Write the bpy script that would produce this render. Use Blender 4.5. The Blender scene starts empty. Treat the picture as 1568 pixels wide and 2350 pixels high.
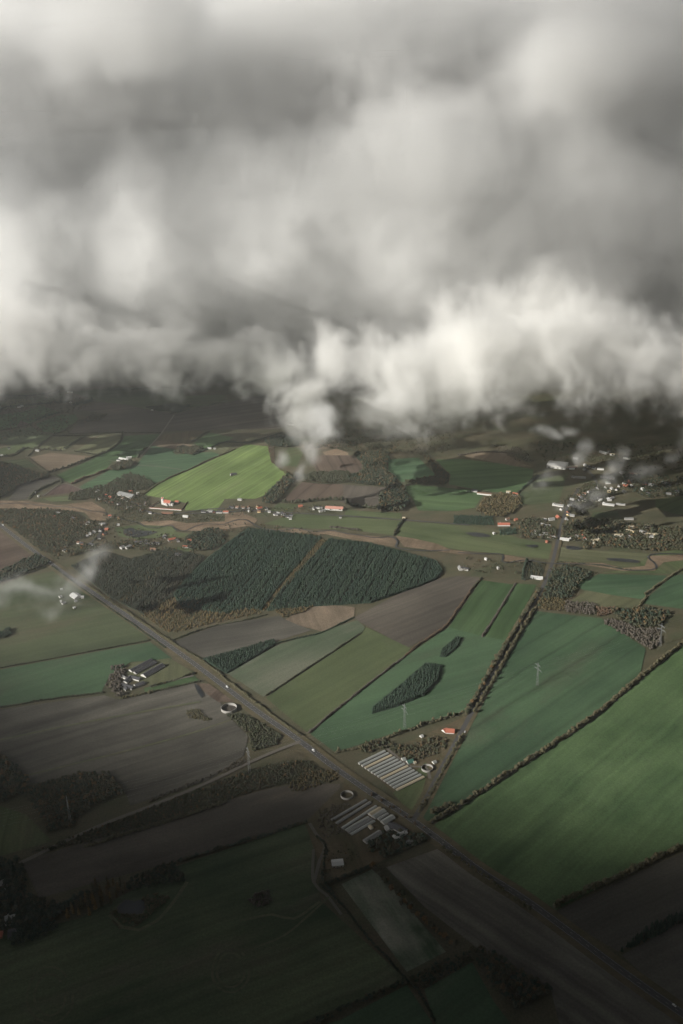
import bpy, math, random
import numpy as np
from mathutils import Vector, Matrix

rng = np.random.default_rng(7)
random.seed(7)
sc = bpy.context.scene
C = sc.collection
PI = math.pi

# ------------------------------------------------------------------ camera
CAM_H = 900.0
U = 1.5                             # metres per survey unit for the sky and the soil patterns
F = 35.0 / 36.0 * 2350.0            # focal length in units of the survey sheet (1568 x 2350)
PITCH, ROLL = math.radians(21.0), math.radians(-2.0)
cd = bpy.data.cameras.new('camera')
cam = bpy.data.objects.new('camera', cd)
C.objects.link(cam)
sc.camera = cam
cd.sensor_fit = 'VERTICAL'
cd.sensor_height = 36.0
cd.lens = 35.0
cd.clip_start = 1.0
cd.clip_end = 60000.0
cam.matrix_world = Matrix.Translation((0, 0, CAM_H)) @ Matrix.Rotation(PI / 2 - PITCH, 4, 'X') @ Matrix.Rotation(ROLL, 4, 'Z')
RM = np.array(cam.matrix_world.to_3x3())


def ray(u, v):
    d = RM @ np.array([(u - 784.0) / F, (1175.0 - v) / F, -1.0])
    return d / np.linalg.norm(d)


def g(u, v):
    """ground point seen at sheet position u, v"""
    d = ray(u, v)
    t = -CAM_H / d[2]
    return np.array([d[0] * t, d[1] * t])


def at(u, v, dist):
    """point in the air in the direction u, v at forward distance dist"""
    d = ray(u, v)
    t = dist * U / d[1]
    return np.array([d[0] * t, d[1] * t, CAM_H + d[2] * t])


# survey sheets: offset and scale of each enlarged sheet in the overall one
K0 = 1568.0 / 2733.0
SH = {k: (ox * K0, oy * K0, 900.0 / 1568.0 * K0) for k, ox, oy in (
    ('A', 0, 1400), ('B', 900, 1700), ('C', 1833, 1700), ('D', 0, 1900), ('E', 0, 2400), ('F', 900, 2400),
    ('G', 1833, 2400), ('H', 0, 3000), ('I', 900, 2900), ('J', 1833, 3000))}
SH['K'] = (0, 3400 * K0, 1366.0 / 1568.0 * K0)
SH['L'] = (1366 * K0, 3400 * K0, 1367.0 / 1568.0 * K0)
SH['W'] = (0, 0, 1)


def S(sheet, *pts):
    """'A', (x, y), ... -> list of overall sheet positions"""
    ox, oy, s = SH[sheet]
    return [(ox + p[0] * s, oy + p[1] * s) for p in pts]


def G(sheet, *pts):
    return [g(*p) for p in S(sheet, *pts)]


# ------------------------------------------------------------------ tags
def tag(o, label=None, cat=None, group=None, kind=None):
    if label:
        o['label'] = label
    if cat:
        o['category'] = cat
    if group:
        o['group'] = group
    if kind:
        o['kind'] = kind
    return o


def empty(name, loc, rz=0.0):
    o = bpy.data.objects.new(name, None)
    C.objects.link(o)
    o.location = loc
    o.rotation_euler = (0, 0, rz)
    o.empty_display_size = 1.0
    return o


# ------------------------------------------------------------------ materials
def new_mat(name):
    m = bpy.data.materials.new(name)
    m.use_nodes = True
    nt = m.node_tree
    nt.nodes.clear()
    out = nt.nodes.new('ShaderNodeOutputMaterial')
    return m, nt, out


def N(nt, t, **kw):
    n = nt.nodes.new(t)
    for k, v in kw.items():
        if k.startswith('i_'):
            key = k[2:]
            key = int(key) if key.isdigit() else key.replace('_', ' ')
            n.inputs[key].default_value = v
        else:
            setattr(n, k, v)
    return n


def rgba(c):
    return (c[0], c[1], c[2], 1.0)


def plain(name, c, rough=0.8, spec=0.2, var=0.18, scale=0.4, metal=0.0):
    """paint, tile, sheet metal: a base colour with weathering"""
    m, nt, out = new_mat(name)
    b = N(nt, 'ShaderNodeBsdfPrincipled', i_Roughness=rough, i_Metallic=metal)
    b.inputs['Specular IOR Level'].default_value = spec
    geo = N(nt, 'ShaderNodeNewGeometry')
    no = N(nt, 'ShaderNodeTexNoise', i_Scale=scale, i_Detail=4.0)
    nt.links.new(geo.outputs['Position'], no.inputs['Vector'])
    mx = N(nt, 'ShaderNodeMix', data_type='RGBA')
    mx.inputs[6].default_value = rgba([x * (1 - var) for x in c])
    mx.inputs[7].default_value = rgba([min(0.9, x * (1 + var)) for x in c])
    nt.links.new(no.outputs[0], mx.inputs[0])
    nt.links.new(mx.outputs[2], b.inputs['Base Color'])
    nt.links.new(b.outputs[0], out.inputs['Surface'])
    return m


def field_mat(name, c1, c2, ang=0.0, stripe=9.0, amt=0.25, patch=70.0, long=6.0, bare=None, tram=0.0, tramw=24.0, grain=0.3, bias=0.5):
    """soil or crop: c1/c2 patches drawn out along the working direction ang, drill rows, tramlines, fine grain"""
    stripe, patch, tramw = stripe * U, patch * U, tramw * U
    m, nt, out = new_mat(name)
    L = nt.links.new
    b = N(nt, 'ShaderNodeBsdfPrincipled', i_Roughness=0.95)
    b.inputs['Specular IOR Level'].default_value = 0.08
    geo = N(nt, 'ShaderNodeNewGeometry')
    rot = N(nt, 'ShaderNodeVectorRotate', rotation_type='Z_AXIS', i_Angle=-ang)
    L(geo.outputs['Position'], rot.inputs['Vector'])
    # warp a little so that rows are not ruler straight
    wn = N(nt, 'ShaderNodeTexNoise', i_Scale=0.012, i_Detail=2.0)
    L(rot.outputs[0], wn.inputs['Vector'])
    wsub = N(nt, 'ShaderNodeVectorMath', operation='MULTIPLY_ADD')
    wsub.inputs[1].default_value = (0, 14, 0)
    L(wn.outputs['Color'], wsub.inputs[0])
    L(rot.outputs[0], wsub.inputs[2])
    mp = N(nt, 'ShaderNodeVectorMath', operation='MULTIPLY')
    mp.inputs[1].default_value = (1.0 / long, 1, 1)
    L(wsub.outputs[0], mp.inputs[0])
    n1 = N(nt, 'ShaderNodeTexNoise', i_Scale=1.0 / patch, i_Detail=5.0, i_Roughness=0.6)
    L(mp.outputs[0], n1.inputs['Vector'])
    n1b = N(nt, 'ShaderNodeTexNoise', i_Scale=1.0 / (patch * 2.2), i_Detail=3.0, i_Roughness=0.55)
    L(geo.outputs['Position'], n1b.inputs['Vector'])
    add = N(nt, 'ShaderNodeMath', operation='ADD')
    L(n1.outputs[0], add.inputs[0])
    L(n1b.outputs[0], add.inputs[1])
    mr = N(nt, 'ShaderNodeMapRange', i_1=bias + 0.32, i_2=bias + 0.72)
    L(add.outputs[0], mr.inputs[0])
    mx = N(nt, 'ShaderNodeMix', data_type='RGBA')
    mx.inputs[6].default_value = rgba(c1)
    mx.inputs[7].default_value = rgba(c2)
    L(mr.outputs[0], mx.inputs[0])
    col = mx.outputs[2]
    if bare is not None:
        n3 = N(nt, 'ShaderNodeTexNoise', i_Scale=1.0 / (patch * 1.3), i_Detail=6.0, i_Roughness=0.7)
        mp3 = N(nt, 'ShaderNodeVectorMath', operation='MULTIPLY_ADD')
        mp3.inputs[1].default_value = (0.3, 1, 1)
        mp3.inputs[2].default_value = (311, 77, 0)
        L(wsub.outputs[0], mp3.inputs[0])
        L(mp3.outputs[0], n3.inputs['Vector'])
        mr3 = N(nt, 'ShaderNodeMapRange', i_1=0.54, i_2=0.72)
        L(n3.outputs[0], mr3.inputs[0])
        mx3 = N(nt, 'ShaderNodeMix', data_type='RGBA')
        mx3.inputs[7].default_value = rgba(bare)
        L(mr3.outputs[0], mx3.inputs[0])
        L(col, mx3.inputs[6])
        col = mx3.outputs[2]
    # rows
    mp2 = N(nt, 'ShaderNodeVectorMath', operation='MULTIPLY')
    mp2.inputs[1].default_value = (0.01, 1.0, 0.0)
    L(wsub.outputs[0], mp2.inputs[0])
    n2 = N(nt, 'ShaderNodeTexNoise', i_Scale=1.0 / stripe, i_Detail=3.0, i_Roughness=0.65)
    L(mp2.outputs[0], n2.inputs['Vector'])
    v1 = N(nt, 'ShaderNodeMapRange', i_1=0.3, i_2=0.7, i_3=1.0 - amt, i_4=1.0 + amt)
    L(n2.outputs[0], v1.inputs[0])
    n4 = N(nt, 'ShaderNodeTexNoise', i_Scale=0.35, i_Detail=6.0, i_Roughness=0.75)
    L(geo.outputs['Position'], n4.inputs['Vector'])
    v2 = N(nt, 'ShaderNodeMapRange', i_1=0.25, i_2=0.75, i_3=1.0 - grain, i_4=1.0 + grain)
    L(n4.outputs[0], v2.inputs[0])
    mul = N(nt, 'ShaderNodeMath', operation='MULTIPLY')
    L(v1.outputs[0], mul.inputs[0])
    L(v2.outputs[0], mul.inputs[1])
    val = mul.outputs[0]
    if tram:
        sp = N(nt, 'ShaderNodeSeparateXYZ')
        L(wsub.outputs[0], sp.inputs[0])
        pp = N(nt, 'ShaderNodeMath', operation='PINGPONG')
        pp.inputs[1].default_value = tramw / 2
        L(sp.outputs['Y'], pp.inputs[0])
        mt = N(nt, 'ShaderNodeMapRange', i_1=1.6, i_2=4.6, i_3=1.0 + tram, i_4=1.0)
        L(pp.outputs[0], mt.inputs[0])
        ml = N(nt, 'ShaderNodeMath', operation='MULTIPLY')
        L(val, ml.inputs[0])
        L(mt.outputs[0], ml.inputs[1])
        val = ml.outputs[0]
    sc_ = N(nt, 'ShaderNodeVectorMath', operation='SCALE')
    L(col, sc_.inputs[0])
    L(val, sc_.inputs['Scale'])
    L(sc_.outputs[0], b.inputs['Base Color'])
    L(b.outputs[0], out.inputs['Surface'])
    return m


def foliage_mat(name, cols):
    """leaf or needle colour picked per tree through the mesh attribute 'tint'"""
    m, nt, out = new_mat(name)
    L = nt.links.new
    b = N(nt, 'ShaderNodeBsdfPrincipled', i_Roughness=0.85)
    b.inputs['Specular IOR Level'].default_value = 0.12
    a = N(nt, 'ShaderNodeAttribute', attribute_name='tint')
    ramp = N(nt, 'ShaderNodeValToRGB')
    els = ramp.color_ramp.elements
    while len(els) < len(cols):
        els.new(0.5)
    for i, c in enumerate(cols):
        els[i].position = i / (len(cols) - 1)
        els[i].color = rgba(c)
    geo = N(nt, 'ShaderNodeNewGeometry')
    no = N(nt, 'ShaderNodeTexNoise', i_Scale=0.5, i_Detail=3.0)
    L(geo.outputs['Position'], no.inputs['Vector'])
    v = N(nt, 'ShaderNodeMapRange', i_1=0.3, i_2=0.7, i_3=0.65, i_4=1.35)
    L(no.outputs[0], v.inputs[0])
    s = N(nt, 'ShaderNodeVectorMath', operation='SCALE')
    L(a.outputs['Fac'], ramp.inputs[0])
    L(ramp.outputs[0], s.inputs[0])
    L(v.outputs[0], s.inputs['Scale'])
    L(s.outputs[0], b.inputs['Base Color'])
    L(b.outputs[0], out.inputs['Surface'])
    return m


# ------------------------------------------------------------------ meshes
def mesh_obj(name, V, faces, mat, parent=None, tint=None, smooth=False):
    """faces: int array (n,3) or (n,4), or a list of such arrays"""
    if isinstance(faces, np.ndarray):
        faces = [faces]
    me = bpy.data.meshes.new(name)
    V = np.asarray(V, dtype=np.float32)
    me.vertices.add(len(V))
    me.vertices.foreach_set('co', V.ravel())
    loops = np.concatenate([f.ravel() for f in faces]).astype(np.int32)
    tot = np.concatenate([np.full(len(f), f.shape[1], dtype=np.int32) for f in faces])
    start = np.concatenate([[0], np.cumsum(tot)[:-1]]).astype(np.int32)
    me.loops.add(len(loops))
    me.loops.foreach_set('vertex_index', loops)
    me.polygons.add(len(tot))
    me.polygons.foreach_set('loop_start', start)
    me.polygons.foreach_set('loop_total', tot)
    if smooth:
        me.polygons.foreach_set('use_smooth', np.ones(len(tot), dtype=bool))
    me.update(calc_edges=True)
    me.validate()
    if tint is not None:
        at_ = me.attributes.new('tint', 'FLOAT', 'POINT')
        at_.data.foreach_set('value', np.asarray(tint, dtype=np.float32))
    me.materials.append(mat)
    o = bpy.data.objects.new(name, me)
    C.objects.link(o)
    if parent is not None:
        o.parent = parent
    return o


class MB:
    """collects boxes, bars, prisms; build() links them as one mesh object"""

    def __init__(self):
        self.v, self.f = [], []

    def add(self, vs, fs):
        b = len(self.v)
        self.v += [tuple(p) for p in vs]
        self.f += [tuple(i + b for i in f) for f in fs]

    def box(self, x0, x1, y0, y1, z0, z1):
        self.add([(x0, y0, z0), (x1, y0, z0), (x1, y1, z0), (x0, y1, z0), (x0, y0, z1), (x1, y0, z1), (x1, y1, z1), (x0, y1, z1)],
                 [(0, 3, 2, 1), (4, 5, 6, 7), (0, 1, 5, 4), (1, 2, 6, 5), (2, 3, 7, 6), (3, 0, 4, 7)])

    def bar(self, a, b, r0, r1=None, n=4):
        r1 = r0 if r1 is None else r1
        a, b = Vector(a), Vector(b)
        d = (b - a).normalized()
        s = d.cross(Vector((0, 0, 1)))
        if s.length < 1e-3:
            s = Vector((1, 0, 0))
        s.normalize()
        t = d.cross(s)
        vs = []
        for p, r in ((a, r0), (b, r1)):
            for k in range(n):
                w = 2 * PI * (k + 0.5) / n
                vs.append(p + r * (math.cos(w) * s + math.sin(w) * t))
        fs = [(k, (k + 1) % n, n + (k + 1) % n, n + k) for k in range(n)]
        fs += [tuple(range(n - 1, -1, -1)), tuple(range(n, 2 * n))]
        self.add(vs, fs)

    def build(self, name, mat, parent=None, smooth=False):
        me = bpy.data.meshes.new(name)
        me.from_pydata(self.v, [], self.f)
        me.update()
        if smooth:
            for p in me.polygons:
                p.use_smooth = True
        me.materials.append(mat)
        o = bpy.data.objects.new(name, me)
        C.objects.link(o)
        if parent is not None:
            o.parent = parent
        return o


def poly_area_sheet(name, pts, z, mat):
    """flat sheet over a polygon of ground points"""
    me = bpy.data.meshes.new(name)
    me.from_pydata([(p[0], p[1], z) for p in pts], [], [tuple(range(len(pts)))])
    me.update()
    if me.polygons[0].normal.z < 0:
        me.flip_normals()
    me.materials.append(mat)
    o = bpy.data.objects.new(name, me)
    C.objects.link(o)
    o['kind'] = 'structure'
    return o


def smooth_line(pts, step=12.0):
    """Catmull-Rom through ground points"""
    P = [np.array(p, dtype=float) for p in pts]
    if len(P) == 2:
        n = max(2, int(np.linalg.norm(P[1] - P[0]) / step))
        return np.array([P[0] + (P[1] - P[0]) * k / n for k in range(n + 1)])
    P = [2 * P[0] - P[1]] + P + [2 * P[-1] - P[-2]]
    out = []
    for i in range(1, len(P) - 2):
        a, b, c, d = P[i - 1:i + 3]
        n = max(1, int(np.linalg.norm(c - b) / step))
        for k in range(n):
            t = k / n
            out.append(0.5 * (2 * b + (c - a) * t + (2 * a - 5 * b + 4 * c - d) * t * t + (3 * b - a - 3 * c + d) * t ** 3))
    out.append(P[-2])
    return np.array(out)


def ribbon(name, pts, width, z, mat, off=0.0, kind='structure', link_name=None):
    P = smooth_line(pts)
    T = np.gradient(P, axis=0)
    T /= np.linalg.norm(T, axis=1)[:, None] + 1e-9
    Nn = np.stack([-T[:, 1], T[:, 0]], 1)
    a, b = P + Nn * (off + width / 2), P + Nn * (off - width / 2)
    V = np.zeros((len(P) * 2, 3))
    V[0::2, :2], V[1::2, :2] = a, b
    V[:, 2] = z
    i = np.arange(len(P) - 1) * 2
    o = mesh_obj(name, V, np.stack([i, i + 1, i + 3, i + 2], 1), mat)
    o['kind'] = kind
    return o


def inside(poly, X, Y):
    poly = np.asarray(poly)
    r = np.zeros(len(X), dtype=bool)
    j = len(poly) - 1
    for i in range(len(poly)):
        xi, yi = poly[i]
        xj, yj = poly[j]
        c = ((yi > Y) != (yj > Y)) & (X < (xj - xi) * (Y - yi) / (yj - yi + 1e-12) + xi)
        r ^= c
        j = i
    return r


def direction(a, b):
    d = b - a
    return math.atan2(d[1], d[0])


# ------------------------------------------------------------------ tree shapes (height 1, crown about 1 wide before scaling)
ICO_V = None


def ico(sub=1):
    t = (1 + 5 ** 0.5) / 2
    v = [(-1, t, 0), (1, t, 0), (-1, -t, 0), (1, -t, 0), (0, -1, t), (0, 1, t), (0, -1, -t), (0, 1, -t), (t, 0, -1), (t, 0, 1), (-t, 0, -1), (-t, 0, 1)]
    f = [(0, 11, 5), (0, 5, 1), (0, 1, 7), (0, 7, 10), (0, 10, 11), (1, 5, 9), (5, 11, 4), (11, 10, 2), (10, 7, 6), (7, 1, 8), (3, 9, 4), (3, 4, 2), (3, 2, 6), (3, 6, 8), (3, 8, 9), (4, 9, 5), (2, 4, 11), (6, 2, 10), (8, 6, 7), (9, 8, 1)]
    v = [np.array(p) / np.linalg.norm(p) for p in v]
    for _ in range(sub):
        cache, nf = {}, []

        def mid(a, b):
            k = (min(a, b), max(a, b))
            if k not in cache:
                p = v[a] + v[b]
                v.append(p / np.linalg.norm(p))
                cache[k] = len(v) - 1
            return cache[k]
        for a, b, c in f:
            ab, bc, ca = mid(a, b), mid(b, c), mid(c, a)
            nf += [(a, ab, ca), (b, bc, ab), (c, ca, bc), (ab, bc, ca)]
        f = nf
    return np.array(v), np.array(f)


IV0, IF0 = ico(0)
IV1, IF1 = ico(1)


def leaf_cards(r, cen, nrm, size):
    """triangular leaf clumps: one bent tri pair per point"""
    n = len(cen)
    u = r.normal(size=(n, 3))
    u -= (u * nrm).sum(1)[:, None] * nrm
    u /= np.linalg.norm(u, axis=1)[:, None]
    w = np.cross(nrm, u)
    s = size[:, None]
    a = cen + s * u
    b = cen - s * (0.5 * u - 0.85 * w)
    c = cen - s * (0.5 * u + 0.85 * w)
    V = np.concatenate([a, b, c])
    i = np.arange(n)
    return V, np.stack([i, i + n, i + 2 * n], 1)


def tpl_broadleaf(seed, cards=46, lobes=6, gap=0.0):
    r = np.random.default_rng(seed)
    Vs, Fs, n = [], [], 0
    cen = []
    for k in range(lobes):
        w = 2 * PI * (k + r.uniform(0, 0.8)) / max(1, lobes - 1)
        q = 0.0 if k == 0 else r.uniform(0.17, 0.3)
        zc = 0.74 if k == 0 else r.uniform(0.42, 0.68)
        rad = r.uniform(0.17, 0.26) * (1.15 if k == 0 else 1)
        cen.append((q * math.cos(w), q * math.sin(w), zc, rad))
    for (x, y, z, rad) in cen:
        v = IV0 * (rad * r.uniform(0.75, 1.1, size=(len(IV0), 1)))
        v = v * np.array([1, 1, 0.9]) + np.array([x, y, z])
        Vs.append(v)
        Fs.append(IF0 + n)
        n += len(v)
    per = max(2, cards // lobes)
    for (x, y, z, rad) in cen:
        d = r.normal(size=(per, 3))
        d[:, 2] = np.abs(d[:, 2]) * 0.9 - 0.25
        d /= np.linalg.norm(d, axis=1)[:, None]
        c = d * (rad * r.uniform(0.9, 1.25, size=(per, 1))) + np.array([x, y, z])
        nr = d + 0.55 * r.normal(size=(per, 3))
        nr /= np.linalg.norm(nr, axis=1)[:, None]
        v, f = leaf_cards(r, c, nr, r.uniform(0.05, 0.105, per))
        Vs.append(v)
        Fs.append(f + n)
        n += len(v)
    return np.concatenate(Vs), np.concatenate(Fs)


def tpl_conifer(seed, cards=18, width=0.36, tiers=4):
    r = np.random.default_rng(seed)
    Vs, Fs, n = [], [], 0
    m = 7
    for k in range(tiers):
        z0 = 0.1 + 0.8 * k / tiers
        z1 = min(1.0, z0 + 1.25 / tiers * (1.0 if k < tiers - 1 else 0.8))
        rad = width * (1 - k / tiers) ** 0.85 * r.uniform(0.9, 1.1)
        w = 2 * PI * (np.arange(m) / m) + r.uniform(0, 1)
        rr = rad * r.uniform(0.65, 1.15, m)
        ring = np.stack([rr * np.cos(w), rr * np.sin(w), z0 + 0.05 * r.normal(size=m)], 1)
        v = np.concatenate([ring, [[0, 0, z1 if k < tiers - 1 else 1.0]]])
        f = np.array([(i, (i + 1) % m, m) for i in range(m)])
        Vs.append(v)
        Fs.append(f + n)
        n += len(v)
    z = r.uniform(0.12, 0.85, cards)
    w = r.uniform(0, 2 * PI, cards)
    rad = width * (1 - z) * r.uniform(0.85, 1.2, cards)
    c = np.stack([rad * np.cos(w), rad * np.sin(w), z], 1)
    nr = np.stack([np.cos(w), np.sin(w), np.full(cards, 0.7)], 1) + 0.4 * r.normal(size=(cards, 3))
    nr /= np.linalg.norm(nr, axis=1)[:, None]
    v, f = leaf_cards(r, c, nr, r.uniform(0.05, 0.1, cards))
    Vs.append(v)
    Fs.append(f + n)
    return np.concatenate(Vs), np.concatenate(Fs)


def tpl_bush(seed, cards=26, lobes=4):
    r = np.random.default_rng(seed)
    v, f = tpl_broadleaf(seed + 900, cards, lobes)
    v = v.copy()
    z = v[:, 2]
    v[:, 2] = np.clip((z - 0.25) / 0.75, 0, 1.2)
    v[:, :2] *= 1.15
    return v, f


def trunk_tpl():
    m = MB()
    m.bar((0, 0, -0.01), (0.01, 0.0, 0.3), 0.035, 0.025, 6)
    m.bar((0.01, 0, 0.3), (-0.02, 0.02, 0.62), 0.024, 0.012, 5)
    for k in range(4):
        w = k * 1.6 + 0.3
        m.bar((0.005, 0, 0.27 + 0.06 * k), (0.2 * math.cos(w), 0.2 * math.sin(w), 0.5 + 0.05 * k), 0.013, 0.005, 4)
    V = np.array(m.v)
    return V, m.f


BROAD = [tpl_broadleaf(i) for i in range(5)]
BROADF = [tpl_broadleaf(40 + i, 20, 4) for i in range(5)]        # for woods far off
CONI = [tpl_conifer(i) for i in range(5)]
CONIF = [tpl_conifer(30 + i, 8, 0.3, 3) for i in range(5)]
BUSH = [tpl_bush(i) for i in range(5)]
NEARB = [tpl_broadleaf(70 + i, 150, 8) for i in range(4)]
NEARC = [tpl_conifer(80 + i, 80, 0.27, 6) for i in range(4)]
LARCH = [tpl_conifer(90 + i, 60, 0.2, 6) for i in range(4)]


def grow(name, spots, heights, widths, tints, tpls, mat, parent=None):
    """one mesh from many plants: spots (n,2)"""
    n = len(spots)
    which = rng.integers(0, len(tpls), n)
    Vs, Fs, Ts, base = [], [], [], 0
    for k, (v, f) in enumerate(tpls):
        idx = np.where(which == k)[0]
        if len(idx) == 0:
            continue
        a = rng.uniform(0, 2 * PI, len(idx))
        ca, sa = np.cos(a)[:, None], np.sin(a)[:, None]
        w = widths[idx][:, None]
        h = heights[idx][:, None]
        X = (v[None, :, 0] * ca - v[None, :, 1] * sa) * w + spots[idx, 0][:, None]
        Y = (v[None, :, 0] * sa + v[None, :, 1] * ca) * w + spots[idx, 1][:, None]
        Z = v[None, :, 2] * h + np.zeros_like(X)
        Vs.append(np.stack([X, Y, Z], 2).reshape(-1, 3))
        Fs.append((f[None] + (np.arange(len(idx)) * len(v))[:, None, None]).reshape(-1, 3) + base)
        Ts.append(np.repeat(tints[idx], len(v)))
        base += len(idx) * len(v)
    return mesh_obj(name, np.concatenate(Vs), np.concatenate(Fs), mat, parent, np.concatenate(Ts))


def scatter(poly, space, ang=0.0, jit=0.35, keep=1.0, rowgap=1.0):
    poly = np.array(poly)
    c, s = math.cos(ang), math.sin(ang)
    R = np.array([[c, s], [-s, c]])
    q = poly @ R.T
    lo, hi = q.min(0), q.max(0)
    xs = np.arange(lo[0], hi[0], space)
    ys = np.arange(lo[1], hi[1], space * rowgap)
    X, Y = np.meshgrid(xs, ys)
    p = np.stack([X.ravel(), Y.ravel()], 1)
    p += rng.uniform(-jit, jit, p.shape) * space
    p = p[rng.uniform(size=len(p)) < keep]
    p = p @ R
    return p[inside(poly, p[:, 0], p[:, 1])]


# palettes (leaf albedo)
PAL = {
    'conifer': [(0.026, 0.044, 0.033), (0.033, 0.053, 0.037), (0.042, 0.064, 0.041)],
    'larch': [(0.058, 0.050, 0.036), (0.046, 0.050, 0.036), (0.036, 0.047, 0.034), (0.100, 0.074, 0.036)],
    'yellow': [(0.125, 0.088, 0.042), (0.105, 0.082, 0.042), (0.075, 0.072, 0.040), (0.160, 0.105, 0.042)],
    'autumn': [(0.068, 0.064, 0.043), (0.058, 0.062, 0.038), (0.052, 0.060, 0.036), (0.082, 0.068, 0.044), (0.145, 0.090, 0.042)],
    'olive': [(0.082, 0.082, 0.048), (0.098, 0.090, 0.054), (0.115, 0.099, 0.060)],
    'bare': [(0.100, 0.086, 0.072), (0.085, 0.075, 0.062), (0.115, 0.098, 0.078)],
    'mixed': [(0.030, 0.047, 0.034), (0.038, 0.052, 0.036), (0.060, 0.061, 0.038), (0.080, 0.068, 0.042), (0.150, 0.092, 0.042)],
    'russet': [(0.105, 0.070, 0.047), (0.090, 0.066, 0.046), (0.125, 0.080, 0.050)],
}
FOL = {k: foliage_mat('foliage_' + k, v) for k, v in PAL.items()}
BARK = plain('bark', (0.07, 0.055, 0.042), 0.9, 0.05)

# ------------------------------------------------------------------ ground
base = field_mat('rough_grass', (0.066, 0.066, 0.040), (0.094, 0.080, 0.052), 0.4, 14, 0.12, 30, 1.6, bare=(0.060, 0.074, 0.040), grain=0.5)
me = bpy.data.meshes.new('ground')
me.from_pydata([(-30000, -8000, 0), (30000, -8000, 0), (30000, 45000, 0), (-30000, 45000, 0)], [], [(0, 1, 2, 3)])
me.materials.append(base)
gr = bpy.data.objects.new('ground', me)
C.objects.link(gr)
gr['kind'] = 'structure'

COL = {   # c1, c2, bare
    'crop': ((0.052, 0.090, 0.040), (0.068, 0.106, 0.048), None),
    'deep': ((0.048, 0.086, 0.048), (0.060, 0.100, 0.054), (0.074, 0.092, 0.058)),
    'lush': ((0.112, 0.162, 0.054), (0.138, 0.190, 0.066), (0.128, 0.155, 0.070)),
    'dull': ((0.060, 0.076, 0.042), (0.074, 0.088, 0.048), (0.092, 0.084, 0.054)),
    'grass': ((0.066, 0.088, 0.042), (0.085, 0.102, 0.050), (0.100, 0.092, 0.056)),
    'olive': ((0.085, 0.092, 0.050), (0.105, 0.106, 0.062), None),
    'plough': ((0.068, 0.060, 0.050), (0.092, 0.080, 0.066), (0.122, 0.102, 0.080)),
    'grey': ((0.064, 0.060, 0.051), (0.090, 0.084, 0.070), (0.116, 0.108, 0.090)),
    'brown': ((0.088, 0.066, 0.052), (0.110, 0.084, 0.064), None),
    'tan': ((0.135, 0.105, 0.075), (0.160, 0.125, 0.090), None),
    'reed': ((0.150, 0.112, 0.075), (0.190, 0.140, 0.098), (0.085, 0.078, 0.045)),
    'rough': ((0.082, 0.070, 0.042), (0.105, 0.082, 0.052), (0.062, 0.066, 0.034)),
    'mauve': ((0.085, 0.060, 0.052), (0.100, 0.070, 0.060), None),
    'pale': ((0.050, 0.082, 0.044), (0.105, 0.112, 0.080), (0.135, 0.132, 0.105)),
    'mottled': ((0.040, 0.064, 0.034), (0.078, 0.094, 0.052), (0.100, 0.092, 0.064)),
    'streaky': ((0.055, 0.085, 0.048), (0.200, 0.200, 0.160), (0.180, 0.175, 0.140)),
    'stubble': ((0.095, 0.088, 0.074), (0.130, 0.122, 0.102), (0.165, 0.155, 0.130)),
}
zlev = [0.05]


def field(kind, pts, rows=None, name='field', **kw):
    """pts: overall sheet positions; rows: two sheet positions along the working direction"""
    c1, c2, bare = COL[kind]
    k = 1.0 + rng.uniform(-0.06, 0.06)
    c1, c2 = [x * k * 0.84 for x in c1], [x * k * 1.14 for x in c2]
    ang = direction(g(*rows[0]), g(*rows[1])) if rows else rng.uniform(0, PI)
    m = field_mat('soil_' + kind, c1, c2, ang, bare=bare, **kw)
    zlev[0] += 0.012
    return poly_area_sheet(name, [g(*p) for p in pts], zlev[0], m)


# far country beyond the village
field('dull', S('A', (500, 290), (770, 268), (1270, 262), (1290, 320), (1568, 312), (1568, 360), (1330, 400), (1020, 410), (900, 385), (650, 355)), S('A', (650, 340), (1270, 300)))
field('dull', S('W', (0, 905), (160, 900), (100, 930), (0, 940)))
field('plough', S('A', (500, 405), (720, 365), (900, 385), (1030, 418), (1190, 440), (1220, 448), (1125, 582), (860, 580), (560, 585), (480, 580), (560, 500), (760, 450)), S('A', (560, 560), (1150, 500)), amt=0.2)
field('plough', S('W', (402, 950), (516, 925), (600, 905), (690, 935), (690, 960), (640, 985), (540, 985), (374, 990)), S('W', (450, 975), (690, 940)), amt=0.25, tram=-0.3, tramw=30)
field('crop', S('A', (0, 450), (150, 430), (290, 385), (410, 435), (245, 500), (215, 520), (100, 545), (0, 560)), S('A', (0, 540), (400, 430)))
field('crop', S('A', (250, 515), (420, 450), (530, 450), (545, 490), (400, 580), (300, 570)), S('A', (250, 515), (530, 450)))
field('mauve', S('A', (145, 490), (215, 520), (110, 545)))
field('dull', S('A', (0, 575), (220, 535), (300, 580), (370, 590), (180, 690), (0, 650)))
field('grass', S('A', (0, 690), (180, 640), (370, 597), (330, 615), (230, 690), (0, 740)))
field('olive', S('A', (20, 345), (200, 340), (240, 375), (50, 390)))
field('dull', S('A', (0, 300), (180, 320), (200, 338), (0, 345)))
field('olive', S('A', (260, 690), (380, 605), (590, 600), (450, 700)), S('A', (260, 690), (590, 600)), amt=0.2)
field('olive', S('A', (520, 705), (700, 600), (850, 600), (840, 640), (700, 730)), S('A', (520, 705), (850, 610)), amt=0.2)
field('tan', S('A', (205, 750), (350, 717), (650, 740), (540, 800), (370, 845), (330, 840)), S('A', (225, 745), (600, 760)), amt=0.2)
field('dull', S('A', (0, 775), (170, 760), (260, 815), (140, 825), (20, 790)))
field('grey', S('A', (60, 1050), (130, 930), (380, 880), (430, 900), (330, 950), (200, 1040)))
field('mauve', S('A', (280, 1020), (450, 930), (570, 970), (590, 985), (380, 1010)))
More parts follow.
